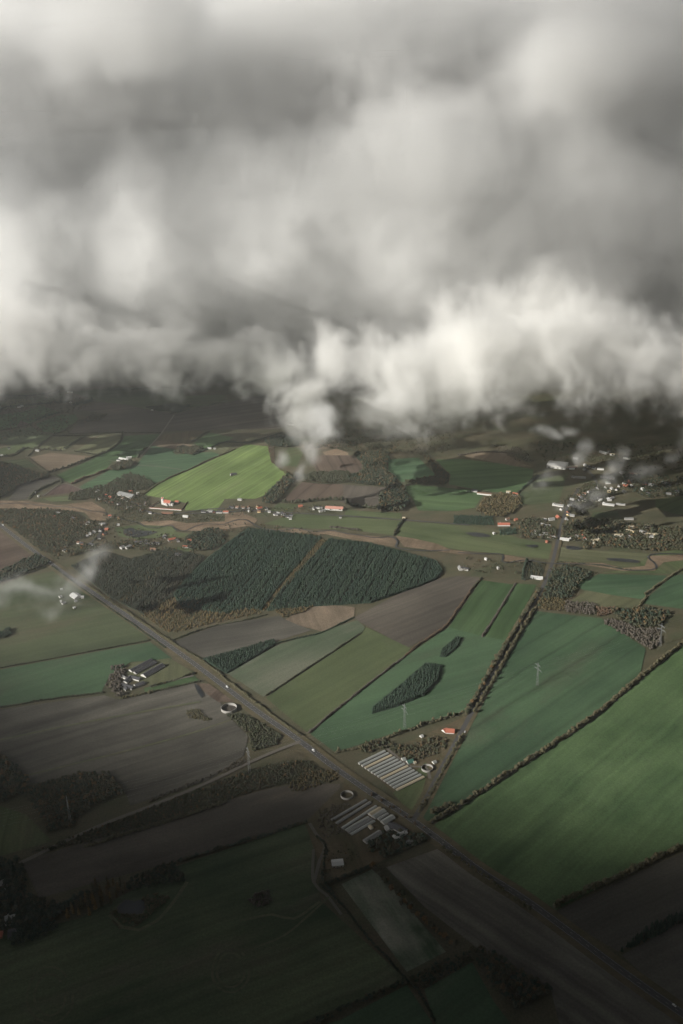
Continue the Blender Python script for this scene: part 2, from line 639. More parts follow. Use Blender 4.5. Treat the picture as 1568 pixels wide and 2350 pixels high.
field('crop', S('A', (400, 870), (650, 760), (850, 640), (865, 600), (1115, 585), (1060, 665), (980, 740), (900, 760), (780, 780), (740, 830), (500, 930), (430, 905)), S('A', (400, 870), (850, 690)))
field('deep', S('A', (550, 955), (760, 840), (950, 800), (1000, 740), (1060, 670), (1210, 690), (1220, 730), (1330, 720), (1480, 710), (1540, 730), (1320, 830), (1070, 935), (950, 870), (880, 880), (740, 950), (590, 975)), S('A', (950, 830), (1400, 790)), tram=0.15, tramw=40)
field('rough', S('A', (1130, 590), (1360, 560), (1440, 575), (1340, 640), (1220, 690), (1060, 660)))
field('tan', S('A', (1060, 660), (1100, 632), (1280, 650), (1400, 675), (1215, 688)))
field('crop', S('A', (1350, 650), (1460, 575), (1630, 610), (1568, 645), (1420, 690)), S('A', (1350, 650), (1600, 600)))
field('olive', S('A', (1420, 695), (1568, 650), (1640, 645), (1560, 720), (1490, 715)))
BRIGHT = S('A', (1010, 1010), (1070, 940), (1330, 835)) + S('B', (0, 205), (150, 135), (300, 150), (312, 200), (322, 260), (440, 330), (400, 390), (330, 470), (210, 515), (0, 515)) + S('D', (1510, 250), (1290, 245), (1300, 195), (1210, 185), (1120, 160), (1040, 145))
field('lush', BRIGHT, S('W', (380, 1160), (600, 1035)), name='field', stripe=7, amt=0.3, tram=0.2, tramw=18, grain=0.2, long=8, patch=50)
field('grass', S('B', (395, 285), (400, 200), (450, 160), (530, 160), (545, 200), (500, 290)), S('B', (400, 260), (530, 230)))
field('brown', S('B', (590, 230), (700, 205), (860, 205), (930, 240), (960, 280), (940, 340), (850, 330), (640, 330)), S('B', (700, 210), (760, 330)), amt=0.3, tram=-0.35, tramw=26)
field('reed', S('B', (680, 190), (780, 165), (860, 195), (860, 212), (700, 212)))
field('tan', S('B', (520, 140), (700, 130), (820, 150), (680, 170), (560, 175)))
field('brown', S('B', (390, 530), (540, 400), (820, 415), (830, 480), (780, 520), (510, 540)), S('B', (640, 480), (720, 410)), amt=0.2, tram=-0.35, tramw=34)
field('plough', S('B', (820, 415), (1150, 440), (1070, 580), (870, 560), (790, 530), (830, 490)), S('B', (870, 560), (960, 430)), amt=0.2)
field('deep', S('B', (1140, 240), (1350, 228), (1470, 350), (1230, 400), (1140, 320)), S('B', (1150, 330), (1450, 300)))
field('crop', S('W', (1000, 1055), (1060, 1053), (1130, 1060), (1225, 1078), (1222, 1095), (1190, 1130), (1130, 1130), (1030, 1112), (1035, 1090)), S('W', (1040, 1095), (1210, 1085)), tram=0.12)
field('crop', S('W', (915, 1118), (960, 1113), (1080, 1125), (1110, 1135), (1090, 1165), (1050, 1173), (960, 1172), (945, 1140)), S('W', (950, 1140), (1090, 1150)), bias=0.46)
field('rough', S('C', (0, 215), (160, 190), (330, 190), (520, 280), (500, 300), (300, 270), (0, 235)))
field('tan', S('C', (30, 215), (160, 195), (320, 195), (440, 270), (520, 290), (400, 290), (150, 240)))
field('dull', S('C', (430, 480), (560, 360), (760, 350), (700, 540), (420, 560)))
field('grass', S('B', (270, 690), (480, 620), (810, 637), (1240, 667), (1180, 770), (850, 730), (520, 720)), S('B', (400, 690), (1200, 700)), amt=0.12)
field('grass', S('B', (830, 628), (850, 595), (1230, 615), (1230, 658)), S('B', (850, 610), (1230, 640)))
field('grass', S('B', (320, 600), (370, 545), (510, 555), (470, 610)))
field('grass', S('B', (1250, 672), (1568, 692)) + S('C', (250, 722), (420, 790), (650, 835), (660, 940), (300, 900), (0, 870)) + S('B', (1340, 820), (1190, 780)), S('C', (0, 750), (600, 860)), amt=0.15)
field('olive', S('C', (700, 850), (1000, 880), (1350, 900), (1330, 960), (1180, 1000), (1000, 960), (690, 950)), S('C', (700, 880), (1300, 930)))
field('grass', S('C', (1350, 900), (1568, 860), (1700, 860), (1700, 1050), (1568, 1040), (1000, 1030), (1200, 1010)))
field('deep', S('C', (800, 1110), (990, 1040), (1450, 1050), (1440, 1080), (1290, 1210), (1270, 1215), (890, 1160)), S('C', (830, 1110), (1400, 1070)))
field('deep', S('W', (1470, 1385), (1545, 1322), (1568, 1318), (1640, 1318), (1640, 1400), (1568, 1398)))
field('olive', S('W', (1305, 1385), (1345, 1355), (1470, 1378), (1465, 1398), (1320, 1392)))
field('dull', S('C', (940, 610), (1110, 600), (1130, 660), (920, 660)))
field('grass', S('C', (1370, 520), (1700, 480), (1700, 640), (1500, 620), (1380, 580)))
# right of the main road
field('plough', S('W', (812, 1418), (960, 1340), (1050, 1322), (1103, 1326), (1085, 1350), (1020, 1440), (935, 1487), (830, 1430)), S('W', (840, 1430), (1090, 1335)), amt=0.25, long=9)
field('crop', S('W', (1030, 1440), (1105, 1332), (1180, 1342), (1105, 1460)), S('W', (1060, 1430), (1130, 1340)))
field('crop', S('W', (1113, 1463), (1185, 1340), (1232, 1342), (1165, 1472)), S('W', (1140, 1460), (1210, 1340)))
field('deep', S('W', (712, 1685), (800, 1610), (935, 1505), (1030, 1440), (1105, 1460), (1165, 1471), (1075, 1635), (960, 1665), (770, 1727)), S('W', (740, 1700), (1070, 1600)), amt=0.14, long=10, bias=0.42)
field('grass', S('W', (610, 1602), (830, 1456), (840, 1440), (942, 1488), (932, 1505), (800, 1606), (706, 1682)), S('W', (640, 1620), (900, 1480)), amt=0.12, long=10)
field('pale', S('W', (520, 1545), (640, 1480), (820, 1424), (838, 1440), (830, 1454), (605, 1600)), S('W', (540, 1560), (820, 1430)), amt=0.12, long=8)
field('grey', S('W', (395, 1475), (500, 1435), (640, 1414), (715, 1447), (640, 1470), (470, 1511)), S('W', (420, 1490), (700, 1445)), amt=0.2, long=8)
field('tan', S('W', (655, 1422), (720, 1386), (815, 1394), (812, 1415), (740, 1450), (690, 1437)), grain=0.5, patch=25, long=2)
# left of the main road
field('dull', S('W', (-120, 1365), (0, 1345), (60, 1322), (130, 1310), (200, 1365), (340, 1462), (332, 1474), (0, 1531), (-120, 1550)), S('W', (0, 1500), (300, 1440)), amt=0.12)
field('deep', S('W', (-120, 1560), (0, 1538), (345, 1474), (395, 1512), (300, 1520), (250, 1555), (232, 1590), (0, 1621), (-120, 1640)), S('W', (0, 1600), (330, 1500)), amt=0.12)
field('olive', S('W', (300, 1522), (390, 1511), (447, 1546), (350, 1577), (290, 1550)))
field('crop', S('W', (330, 1580), (445, 1550), (458, 1562), (370, 1586), (335, 1595)))
field('grey', S('W', (-150, 1650), (0, 1629), (240, 1596), (270, 1606), (450, 1566), (480, 1590), (508, 1615), (520, 1640), (570, 1690), (560, 1735), (480, 1790), (360, 1830), (300, 1850), (280, 1800), (200, 1780), (70, 1800), (0, 1740), (-150, 1730)), S('W', (0, 1760), (460, 1620)), amt=0.3, long=14, patch=45, stripe=16)
field('brown', S('W', (450, 1568), (480, 1570), (540, 1612), (500, 1612), (470, 1590)), patch=15, long=1)
field('brown', S('D', (-200, 420), (0, 372), (70, 412), (262, 552), (190, 600), (0, 680), (-200, 720)), S('D', (0, 600), (220, 540)))
field('brown', S('D', (-200, 300), (0, 372), (70, 412), (0, 450), (-200, 480)))
field('plough', S('W', (50, 1977), (380, 1880), (600, 1815), (680, 1800), (780, 1800), (785, 1830), (700, 1885), (410, 1975), (200, 2032), (90, 2062)), S('W', (100, 2020), (680, 1850)), amt=0.15, patch=60, long=3)
field('grass', S('W', (-100, 1850), (0, 1850), (60, 1870), (120, 1932), (0, 1966), (-100, 1990)))
field('mottled', S('W', (-300, 2280), (0, 2150), (180, 2110), (410, 1988), (702, 1890), (722, 1930), (716, 2000), (738, 2070), (935, 2252), (700, 2345), (500, 2420), (-300, 2500)), S('W', (100, 2300), (700, 2080)), amt=0.25, long=8, stripe=8, grain=0.4)
field('streaky', S('L', (0, 160), (140, 90), (220, 160), (480, 470), (300, 562)), S('L', (80, 130), (330, 520)), amt=0.15, long=6, patch=22)
field('stubble', S('L', (205, 82), (440, -2), (600, 110), (860, 290), (1480, 705), (1620, 815), (1500, 850), (1000, 800), (960, 640), (620, 450), (380, 262)), S('L', (300, 90), (1000, 560)), amt=0.3, long=12, patch=40, stripe=10)
field('deep', S('L', (380, 642), (600, 517), (700, 700), (800, 830), (560, 900), (440, 830)), S('L', (440, 790), (660, 600)), amt=0.2)
field('deep', S('L', (-400, 900), (0, 780), (300, 622), (420, 800), (380, 950)), S('L', (0, 790), (280, 640)), amt=0.2)
field('grey', S('L', (975, 288), (1568, 12), (1700, -40), (1700, 240), (1568, 288), (1270, 470)), S('L', (1000, 300), (1568, 60)), amt=0.2, long=8)
field('grey', S('L', (1285, 485), (1568, 330), (1700, 270), (1700, 840), (1568, 740)), S('L', (1320, 490), (1568, 370)), amt=0.2, long=8)
field('crop', S('W', (998, 1893), (1060, 1852), (1350, 1662), (1568, 1482), (1680, 1400), (1680, 1890), (1568, 1940), (1400, 2025), (1275, 2090), (1180, 2030), (1000, 1908)), S('W', (1100, 1960), (1568, 1560)), amt=0.18, long=7, stripe=8, patch=30, grain=0.4, bias=0.45, tram=0.08, tramw=26)
field('deep', S('W', (972, 1877), (1085, 1645), (1228, 1403), (1380, 1420), (1482, 1490), (1470, 1545), (1400, 1608), (1340, 1655), (1250, 1715), (1160, 1775), (1060, 1842), (984, 1890)), S('W', (1000, 1850), (1420, 1560)), amt=0.15, long=7, stripe=10, tram=-0.2, tramw=34, patch=50)
field('rough', S('W', (830, 1752), (1075, 1642), (952, 1868)))
field('rough', S('W', (700, 1890), (790, 1800), (940, 1890), (980, 1925), (860, 1985), (770, 2020), (735, 1990)), patch=20, long=1.5)
field('grass', S('I', (1170, 480), (1400, 260), (1420, 300), (1330, 650)))
# wet meadow along the stream
field('reed', S('D', (-60, 180), (200, 183), (400, 212), (640, 188), (730, 240), (765, 312), (650, 328), (590, 262), (300, 242), (-60, 232)), patch=25, long=2, grain=0.5)
field('reed', S('D', (975, 328), (1190, 318), (1300, 338), (1568, 326), (1568, 392), (1340, 392), (1280, 392), (1200, 362), (1020, 372)), patch=25, long=2, grain=0.5)
field('reed', S('B', (0, 620), (120, 610), (230, 660), (200, 700), (0, 730)), patch=25, long=2, grain=0.5)
field('reed', S('B', (270, 728), (500, 722), (640, 742), (740, 735), (860, 757), (1100, 785), (1180, 780), (1205, 820), (1190, 850), (1050, 832), (700, 762), (600, 775), (300, 748)), patch=25, long=2, grain=0.5)
field('reed', S('B', (1190, 775), (1300, 790), (1480, 830), (1568, 870)) + S('C', (140, 900), (0, 905)) + S('B', (1400, 870), (1250, 850)), patch=25, long=2, grain=0.5)
field('reed', S('C', (310, 905), (480, 935), (500, 950), (400, 960), (310, 950)), patch=20, long=2)
field('reed', S('C', (690, 955), (1000, 965), (1150, 1000), (1300, 985), (1330, 915), (1568, 905), (1568, 945), (1430, 960), (1370, 1018), (1150, 1020), (960, 990)), patch=25, long=2, grain=0.5)
field('grass', S('D', (800, 370), (960, 350), (1210, 360), (1230, 395), (1100, 440), (960, 450), (830, 430)))
field('grass', S('D', (1150, 440), (1200, 400), (1320, 410), (1290, 440)))
field('grass', S('D', (1200, 520), (1290, 490), (1350, 530), (1260, 560)))
field('grass', S('D', (300, 165), (470, 145), (500, 185), (360, 190)))

# roads ---------------------------------------------------------------
ASPH = plain('asphalt', (0.064, 0.063, 0.063), 0.9, 0.2, 0.2, 0.25)
VERGE = field_mat('verge_grass', (0.080, 0.072, 0.042), (0.110, 0.090, 0.056), 0.0, 5, 0.1, 12, 2)
GRAVEL = plain('gravel', (0.13, 0.118, 0.10), 0.95, 0.1, 0.25, 0.2)
PAINT = plain('road_paint', (0.38, 0.38, 0.37), 0.7, 0.2)
ROAD = S('W', (-60, 1160), (0, 1205), (60, 1252), (105, 1285), (160, 1325), (230, 1372), (300, 1420), (370, 1470), (440, 1520), (520, 1580), (590, 1633), (690, 1703), (760, 1757), (850, 1820), (930, 1872), (1000, 1922), (1100, 1998), (1200, 2062), (1300, 2135), (1400, 2210), (1490, 2275), (1640, 2380))
GROAD = [g(*p) for p in ROAD]
ribbon('verge', GROAD, 28.0, 1.25, VERGE)
ribbon('road', GROAD, 10.5, 1.29, ASPH)
for off in (-4.3, 4.3):
    ribbon('road_marking', GROAD, 0.22, 1.32, PAINT, off=off)
P = smooth_line(GROAD, 1.0)
dash = MB()
acc = np.concatenate([[0], np.cumsum(np.linalg.norm(np.diff(P, axis=0), axis=1))])
for s0 in np.arange(0, acc[-1] - 8, 12.0):
    a = np.array([np.interp(s0, acc, P[:, k]) for k in (0, 1)])
    b = np.array([np.interp(s0 + 4, acc, P[:, k]) for k in (0, 1)])
    t = (b - a) / np.linalg.norm(b - a)
    n = np.array([-t[1], t[0]]) * 0.12
    dash.add([(*(a + n), 1.32), (*(a - n), 1.32), (*(b - n), 1.32), (*(b + n), 1.32)], [(0, 1, 2, 3)])
dash.build('road_marking', PAINT)['kind'] = 'structure'
LANE = S('W', (950, 1882), (975, 1840), (1010, 1772), (1070, 1660), (1130, 1550), (1190, 1440), (1240, 1360), (1265, 1300), (1278, 1250), (1290, 1200), (1305, 1160), (1330, 1120))
GLANE = [g(*p) for p in LANE]
ribbon('verge', GLANE, 20.0, 1.36, VERGE)
ribbon('road', GLANE, 7.5, 1.40, ASPH)
for width, mat, sheet, pts in (
    (5.0, GRAVEL, 'W', ((690, 1703), (640, 1722), (580, 1748), (480, 1796), (360, 1846), (250, 1888), (150, 1932), (40, 1985), (-60, 2020))),
    (4.5, ASPH, 'B', ((-250, 620), (0, 610), (150, 600), (330, 608), (480, 616), (810, 635), (1240, 664), (1568, 690), (1700, 700))),
    (4.0, ASPH, 'W', ((285, 1140), (340, 1175), (400, 1180), (470, 1170), (520, 1168), (600, 1170))),
    (4.0, GRAVEL, 'A', ((1215, 455), (1120, 590), (1050, 668), (980, 745))),
    (4.0, ASPH, 'D', ((590, 500), (650, 460), (700, 410), (730, 370))),
    (3.5, GRAVEL, 'I', ((590, 690), (640, 770), (700, 850), (660, 950), (640, 1030), (620, 1100))),
    (3.0, GRAVEL, 'K', ((1440, 0), (1440, 150), (1500, 210), (1568, 300))),
    (3.0, GRAVEL, 'A', ((300, 1020), (440, 935), (600, 985))),
    (3.5, GRAVEL, 'W', ((445, 1552), (400, 1562), (345, 1578))),
    (4.0, ASPH, 'C', ((750, 600), (800, 540), (960, 440), (940, 360), (880, 300))),
    (3.5, GRAVEL, 'I', ((1130, 170), (1240, 260), (1300, 295), (1400, 295), (1430, 380))),
    (3.5, GRAVEL, 'A', ((760, 770), (900, 800), (1100, 815), (1260, 835))),
):
    zlev[0] += 0.0
    ribbon('road' if mat is ASPH else 'track', [g(*p) for p in S(sheet, *pts)], width * 1.3, 1.44 + 0.005 * width, mat)

# worn mower and tractor rounds in the grass
WORN = field_mat('worn_grass', (0.085, 0.095, 0.055), (0.115, 0.112, 0.070), 0.0, 4, 0.2, 15, 1)
for cx, cy_, rx, ry in ((1060, 555, 62, 80), (1060, 555, 84, 104), (230, 670, 70, 95), (230, 670, 105, 130)):
    ribbon('track', [g(*S('K', (cx + rx * math.cos(a) * (1 + 0.06 * math.sin(3 * a)), cy_ + ry * math.sin(a)))[0]) for a in np.linspace(0, 5.6, 22)], 3.0, 1.485, WORN)
for sheet, w_, pts in (('K', 5.0, ((505, 300), (560, 358), (640, 372), (720, 330), (800, 240), (860, 150))), ('K', 4.0, ((1100, 330), (1250, 300), (1350, 320), (1470, 240))), ('K', 3.0, ((1510, 220), (1400, 320), (1300, 400), (1150, 460))),
                       ('W', 4.0, ((0, 1700), (150, 1668), (300, 1640), (460, 1612))), ('W', 3.5, ((60, 1782), (250, 1735), (420, 1690), (540, 1650)))):
    ribbon('track', [g(*p) for p in S(sheet, *pts)], w_, 1.49, WORN)

# water ---------------------------------------------------------------
WATER = plain('still_water', (0.012, 0.015, 0.018), 0.3, 0.25, 0.1, 0.02)
MUD = plain('mud', (0.05, 0.042, 0.034), 0.7, 0.3, 0.25, 0.1)


def pond(pts, name='pond'):
    G_ = smooth_line([g(*p) for p in pts] + [g(*pts[0])], 6.0)[:-1]
    ctr = G_.mean(0)
    poly_area_sheet('pond_bank', ctr + (G_ - ctr) * 1.07, 1.50, MUD)
    poly_area_sheet(name, G_, 1.54, WATER)


pond(S('D', (865, 388), (920, 372), (960, 390), (1085, 397), (1060, 415), (960, 435), (880, 425)))
pond(S('C', (50, 755), (130, 753), (215, 770), (205, 783), (110, 778)))
pond(S('C', (465, 840), (548, 840), (548, 855), (500, 855)))
pond(S('C', (755, 845), (850, 855), (845, 872), (760, 868)))
pond(S('C', (1040, 932), (1150, 935), (1260, 950), (1250, 963), (1130, 955), (1045, 945)))
pond(S('H', (825, 1100), (880, 1052), (940, 1062), (1000, 1045), (1010, 1100), (990, 1145), (880, 1145), (830, 1140)))
pond(S('E', (1355, 590), (1385, 600), (1425, 670), (1405, 685), (1375, 640)))
for sheet, w, pts in (
    ('D', 4.0, ((-60, 208), (150, 200), (300, 217), (480, 227), (560, 236), (640, 255), (720, 262), (800, 300), (970, 338), (1010, 362), (1100, 372), (1190, 352), (1230, 386), (1300, 392), (1335, 372), (1420, 345), (1568, 350))),
    ('B', 5.0, ((0, 690), (130, 660), (250, 720), (400, 738), (480, 722), (560, 735), (640, 747), (740, 738), (860, 762), (940, 770), (1050, 790), (1160, 783), (1205, 815), (1190, 850), (1250, 868), (1400, 880), (1568, 875))),
    ('C', 5.0, ((0, 893), (150, 900), (310, 905), (305, 950), (330, 965), (480, 945), (640, 968), (1000, 978), (1150, 1012), (1350, 1012), (1380, 980), (1322, 920), (1400, 900), (1568, 905))),
):
    ribbon('stream', [g(*p) for p in S(sheet, *pts)], w, 1.56, WATER)

# ------------------------------------------------------------------ woods
def wood(name, poly, label, pal, tpls, space, h, ang=None, keep=1.0, aspect=0.62, tlo=0.0, thi=1.0, jit=0.4, rowgap=1.0, strips=0, edge=False):
    space, h = space * 0.66, h * 0.70
    pts = [g(*p) for p in poly]
    rim_ = np.zeros((0, 2))
    if edge:                            # a trimmed outer row right along the boundary
        Q = np.array(pts + [pts[0]])
        rim_ = np.concatenate([a_ + (b_ - a_) * np.linspace(0, 1, max(2, int(np.linalg.norm(b_ - a_) / space)), endpoint=False)[:, None] for a_, b_ in zip(Q[:-1], Q[1:])])
    p = scatter(pts, space, ang if ang is not None else rng.uniform(0, PI), jit, keep, rowgap)
    if len(p) == 0:
        return
    # clearings and denser clumps
    n = len(p)
    hh = h * (0.55 + 0.75 * rng.beta(2.0, 2.0, n))
    ww = hh * aspect * rng.uniform(0.85, 1.2, n)
    tt = np.clip(rng.beta(1.6, 1.8, n) * (thi - tlo) + tlo, 0, 1)
    if strips:                          # planted in parallel strips of different age, with rides between
        q = (-p[:, 0] * math.sin(ang) + p[:, 1] * math.cos(ang)) / strips + rng.uniform() + rng.normal(size=n) * 0.05 + 0.25 * np.sin(p[:, 0] / 47.0)
        k = np.floor(q).astype(int)
        k -= k.min()
        hs_ = rng.uniform(0.72, 1.12, k.max() + 1)
        ts_ = rng.uniform(-0.3, 0.3, k.max() + 1)
        ok = (q - np.floor(q) > 0.2) | (rng.uniform(size=n) < 0.03)
        hh = h * rng.uniform(0.85, 1.1, n)
        ww = hh * aspect * rng.uniform(0.9, 1.15, n)
        hh, tt = hh * hs_[k], np.clip(tt + ts_[k], 0, 1)
        p, hh, ww, tt = p[ok], hh[ok], ww[ok], tt[ok]
    if len(rim_):
        k = len(rim_)
        p, hh, ww, tt = np.concatenate([p, rim_]), np.concatenate([hh, h * rng.uniform(0.75, 1.0, k)]), np.concatenate([ww, h * aspect * rng.uniform(0.7, 0.9, k)]), np.concatenate([tt, rng.uniform(tlo, thi, k)])
    o = grow(name, p, hh, ww, tt, tpls, FOL[pal])
    tag(o, label, 'wood', kind='stuff')
    return o


ROWS = direction(g(640, 1380), g(740, 1245))
wood('conifer_plantation', S('W', (400, 1368), (430, 1330), (480, 1282), (570, 1215), (690, 1228), (737, 1236), (690, 1290), (640, 1345), (600, 1400), (560, 1398), (520, 1408), (420, 1395)), 'dark conifer plantation in rows, left of the yellow avenue', 'conifer', CONI, 5.4, 12, ROWS, 0.93, 0.85, jit=0.34, rowgap=1.1, strips=15.0, edge=True)
wood('conifer_plantation', S('W', (757, 1240), (850, 1250), (1000, 1290), (1015, 1312), (1000, 1330), (960, 1347), (850, 1384), (720, 1392), (615, 1402), (655, 1345), (705, 1295)), 'dark conifer plantation in rows, right of the yellow avenue', 'conifer', CONI, 5.4, 13, ROWS, 0.95, 0.85, jit=0.34, rowgap=1.1, strips=14.0, edge=True)
wood('larch_plantation', S('W', (165, 1300), (240, 1268), (300, 1285), (390, 1262), (470, 1278), (430, 1325), (395, 1370), (330, 1410), (250, 1370)), 'dark brownish plantation of lower trees beside the main road', 'larch', CONI, 5.2, 10, ROWS, 0.95, 0.85, 0.15, 0.85, jit=0.35, strips=19.0, edge=True)
wood('larch_plantation', S('W', (322, 1412), (395, 1372), (450, 1372), (520, 1408), (610, 1388), (640, 1370), (605, 1408), (540, 1420), (390, 1455)), 'yellowing young plantation below the dark conifers', 'yellow', CONI, 5.0, 8.5, ROWS, 0.72, 0.8, 0.0, 0.85, rowgap=1.3, strips=12.0)
wood('larch_avenue', S('W', (735, 1240), (748, 1243), (712, 1290), (655, 1350), (632, 1378), (626, 1370), (660, 1330)), 'yellow larches in a line through the dark plantation', 'yellow', CONI, 4.6, 10, ROWS, 0.85, 0.7)
wood('birch_scrub', S('W', (610, 1385), (660, 1398), (720, 1392), (700, 1405), (650, 1418)), 'yellow scrub along the lower edge of the plantation', 'yellow', BUSH, 5, 7, None, 0.7, 0.9)
wood('mixed_wood', S('B', (900, 200), (1130, 195), (1150, 240), (1120, 320), (1200, 380), (1180, 430), (1000, 425), (860, 400), (840, 380), (950, 335), (960, 280), (920, 240)), 'mixed autumn wood between the brown field and the green field', 'mixed', BROADF, 8, 16, None, 0.95, 0.75)
wood('tree_belt', S('B', (540, 365), (620, 335), (850, 330), (880, 345), (870, 402), (700, 412), (560, 395)), 'brown tree belt between two ploughed fields', 'autumn', BROADF, 7.5, 14, None, 0.9, 0.75, 0, 0.7)
wood('mixed_wood', S('B', (1080, 500), (1160, 425), (1240, 440), (1290, 540), (1245, 600), (1230, 612), (1070, 600)), 'small wood of dark and yellow trees beside the village lane', 'mixed', BROADF, 7.5, 17, None, 0.95, 0.75)
wood('tree_belt', S('B', (270, 510), (330, 450), (380, 400), (430, 355), (520, 345), (480, 400), (390, 515), (330, 560), (260, 545)), 'tree belt along the right edge of the bright field', 'mixed', BROADF, 7.5, 15, None, 0.95, 0.75)
wood('tree_belt', S('B', (1350, 200), (1420, 215), (1480, 290), (1566, 355), (1545, 418), (1300, 418), (1250, 400), (1470, 365), (1440, 300)), 'russet tree belt curving round the small green field', 'autumn', BROADF, 7.5, 13, None, 0.9, 0.75, 0.2, 1)
wood('scrub', S('B', (540, 130), (760, 100), (1100, 140), (1350, 200), (1100, 205), (880, 190), (700, 165), (560, 175)), 'thin scrub under the hanging cloud', 'autumn', BROADF, 10, 11, None, 0.6, 0.8)
wood('conifer_copse', S('B', (270, 110), (420, 80), (520, 110), (510, 150), (420, 160), (310, 150)), 'dark copse at the top of the bright field', 'mixed', BROADF, 7, 14, None, 0.9, 0.75, 0, 0.7)
wood('tree_belt', S('B', (300, 150), (345, 150), (350, 270), (450, 330), (480, 350), (430, 350), (325, 265)), 'low russet scrub along the curved field edge', 'russet', BUSH, 7, 6, None, 0.6, 1)
wood('broadleaf_wood', S('A', (-150, 760), (60, 800), (130, 820), (280, 880), (345, 865), (330, 892), (130, 955), (20, 1035), (-150, 1060)), 'brown broadleaf wood at the left edge above the valley', 'autumn', BROADF, 8, 15, None, 0.9, 0.75)
wood('copse', S('A', (755, 835), (860, 775), (950, 785), (905, 832), (800, 848)), 'dense copse beside the long barns', 'autumn', BROADF, 7, 14, None, 0.95, 0.75)
wood('broadleaf_wood', S('A', (590, 980), (740, 945), (900, 862), (1000, 890), (1085, 940), (1010, 985), (960, 975), (880, 1000), (700, 1035), (480, 1060), (490, 1010)), 'brown wood above the church village', 'autumn', BROADF, 8, 12, None, 0.85, 0.8, 0, 0.8)
wood('copse', S('A', (1210, 722), (1240, 680), (1330, 680), (1420, 690), (1340, 735)), 'round copse in the middle of the green fields', 'autumn', BROADF, 7, 14, None, 0.95, 0.8)
wood('copse', S('A', (1020, 408), (1200, 382), (1330, 395), (1260, 440), (1100, 430)), 'shaded copse beside the far brown fields', 'mixed', BROADF, 8, 13, None, 0.9, 0.8, 0, 0.5)
wood('copse', S('A', (490, 395), (530, 375), (650, 343), (645, 372)), 'dark conifer copse far off at the left', 'conifer', CONIF, 8, 14, None, 0.9, 0.8)
wood('copse', S('A', (545, 515), (640, 458), (750, 452), (700, 500)), 'shaded copse left of the far brown field', 'autumn', BROADF, 9, 11, None, 0.8, 0.8)
wood('broadleaf_wood', S('D', (-150, 240), (0, 250), (300, 240), (520, 262), (600, 325), (760, 330), (700, 385), (620, 420), (540, 470), (430, 530), (350, 560), (290, 540), (100, 385), (-150, 250)), 'brown broadleaf wood between the stream and the main road', 'autumn', BROADF, 8.5, 11, None, 0.85, 0.85)
wood('broadleaf_wood', S('D', (430, 535), (560, 490), (680, 480), (800, 470), (980, 450), (1090, 475), (1060, 540), (900, 520), (760, 520), (600, 545), (400, 600), (360, 560)), 'thin trees along the lane of the lower hamlet', 'autumn', BROADF, 9, 11, None, 0.6, 0.85)
wood('broadleaf_wood', S('D', (640, 130), (830, 90), (1000, 140), (1060, 200), (1000, 260), (860, 280), (740, 220), (640, 180)), 'garden trees among the houses below the bright field', 'autumn', BROADF, 9, 10, None, 0.65, 0.95)
wood('broadleaf_wood', S('D', (760, 330), (700, 280), (900, 250), (1040, 270), (1300, 280), (1568, 290), (1568, 330), (1300, 335), (1180, 315), (960, 345), (800, 360)), 'bushes between the church and the reed meadow', 'autumn', BROADF, 10, 8, None, 0.5, 0.9)
wood('broadleaf_wood', S('D', (1290, 440), (1350, 410), (1480, 380), (1568, 400), (1568, 480), (1480, 530), (1340, 540), (1290, 500)), 'brown trees between the lower hamlet and the plantation', 'mixed', BROADF, 8, 12, None, 0.8, 0.8, 0, 0.7)
wood('broadleaf_wood', S('D', (-150, 740), (0, 690), (30, 660), (140, 620), (250, 560), (330, 600), (360, 612), (280, 655), (0, 755), (-150, 790)), 'dark wood at the left edge beside the misty field', 'mixed', BROADF, 8, 14, None, 0.9, 0.8, 0, 0.7)
wood('conifer_block', S('C', (-30, 632), (240, 640), (250, 702), (-30, 692)), 'dark rectangular conifer block along the village lane', 'conifer', CONIF, 5.5, 9, ROWS, 0.97, 0.85)
wood('yellow_wood', S('C', (120, 605), (200, 510), (300, 480), (430, 500), (445, 560), (380, 620), (300, 650), (200, 640)), 'yellow and olive wood near the white farm', 'yellow', BROADF, 8, 13, None, 0.85, 0.8, 0.1, 0.8)
wood('conifer_block', S('C', (285, 732), (405, 722), (412, 762), (288, 772)), 'small dark conifer block beside the red and white house', 'conifer', CONIF, 6, 10, None, 0.95, 0.85)
wood('broadleaf_wood', S('C', (410, 690), (520, 640), (580, 660), (690, 740), (690, 800), (560, 800), (430, 790)), 'garden trees left of the village lane', 'autumn', BROADF, 8, 11, None, 0.8, 0.95)
wood('broadleaf_wood', S('C', (720, 700), (900, 650), (1150, 680), (1300, 700), (1568, 720), (1568, 880), (1300, 880), (1000, 850), (880, 880), (870, 820), (720, 800)), 'garden trees among the houses right of the village lane', 'autumn', BROADF, 9, 11, None, 0.75, 0.95, 0, 1)
wood('broadleaf_wood', S('C', (700, 540), (800, 470), (900, 400), (1000, 420), (1100, 480), (1000, 560), (860, 610), (760, 600)), 'trees between the houses under the wisp', 'autumn', BROADF, 9, 9, None, 0.65, 0.95, 0, 0.8)
wood('broadleaf_wood', S('C', (1150, 340), (1700, 380), (1700, 480), (1300, 520), (1150, 440)), 'shaded trees at the far right of the village', 'mixed', BROADF, 10, 10, None, 0.6, 0.95, 0, 0.8)
wood('scrub', S('C', (250, 150), (420, 160), (560, 260), (420, 260), (300, 190)), 'grey scrub above the large green field', 'bare', BROADF, 10, 8, None, 0.6, 0.9)
wood('young_plantation', S('C', (465, 965), (605, 970), (590, 1075), (450, 1085)), 'square brown plantation by the stream bridge', 'larch', CONIF, 5.5, 9, None, 0.95, 0.8, 0.3, 1)
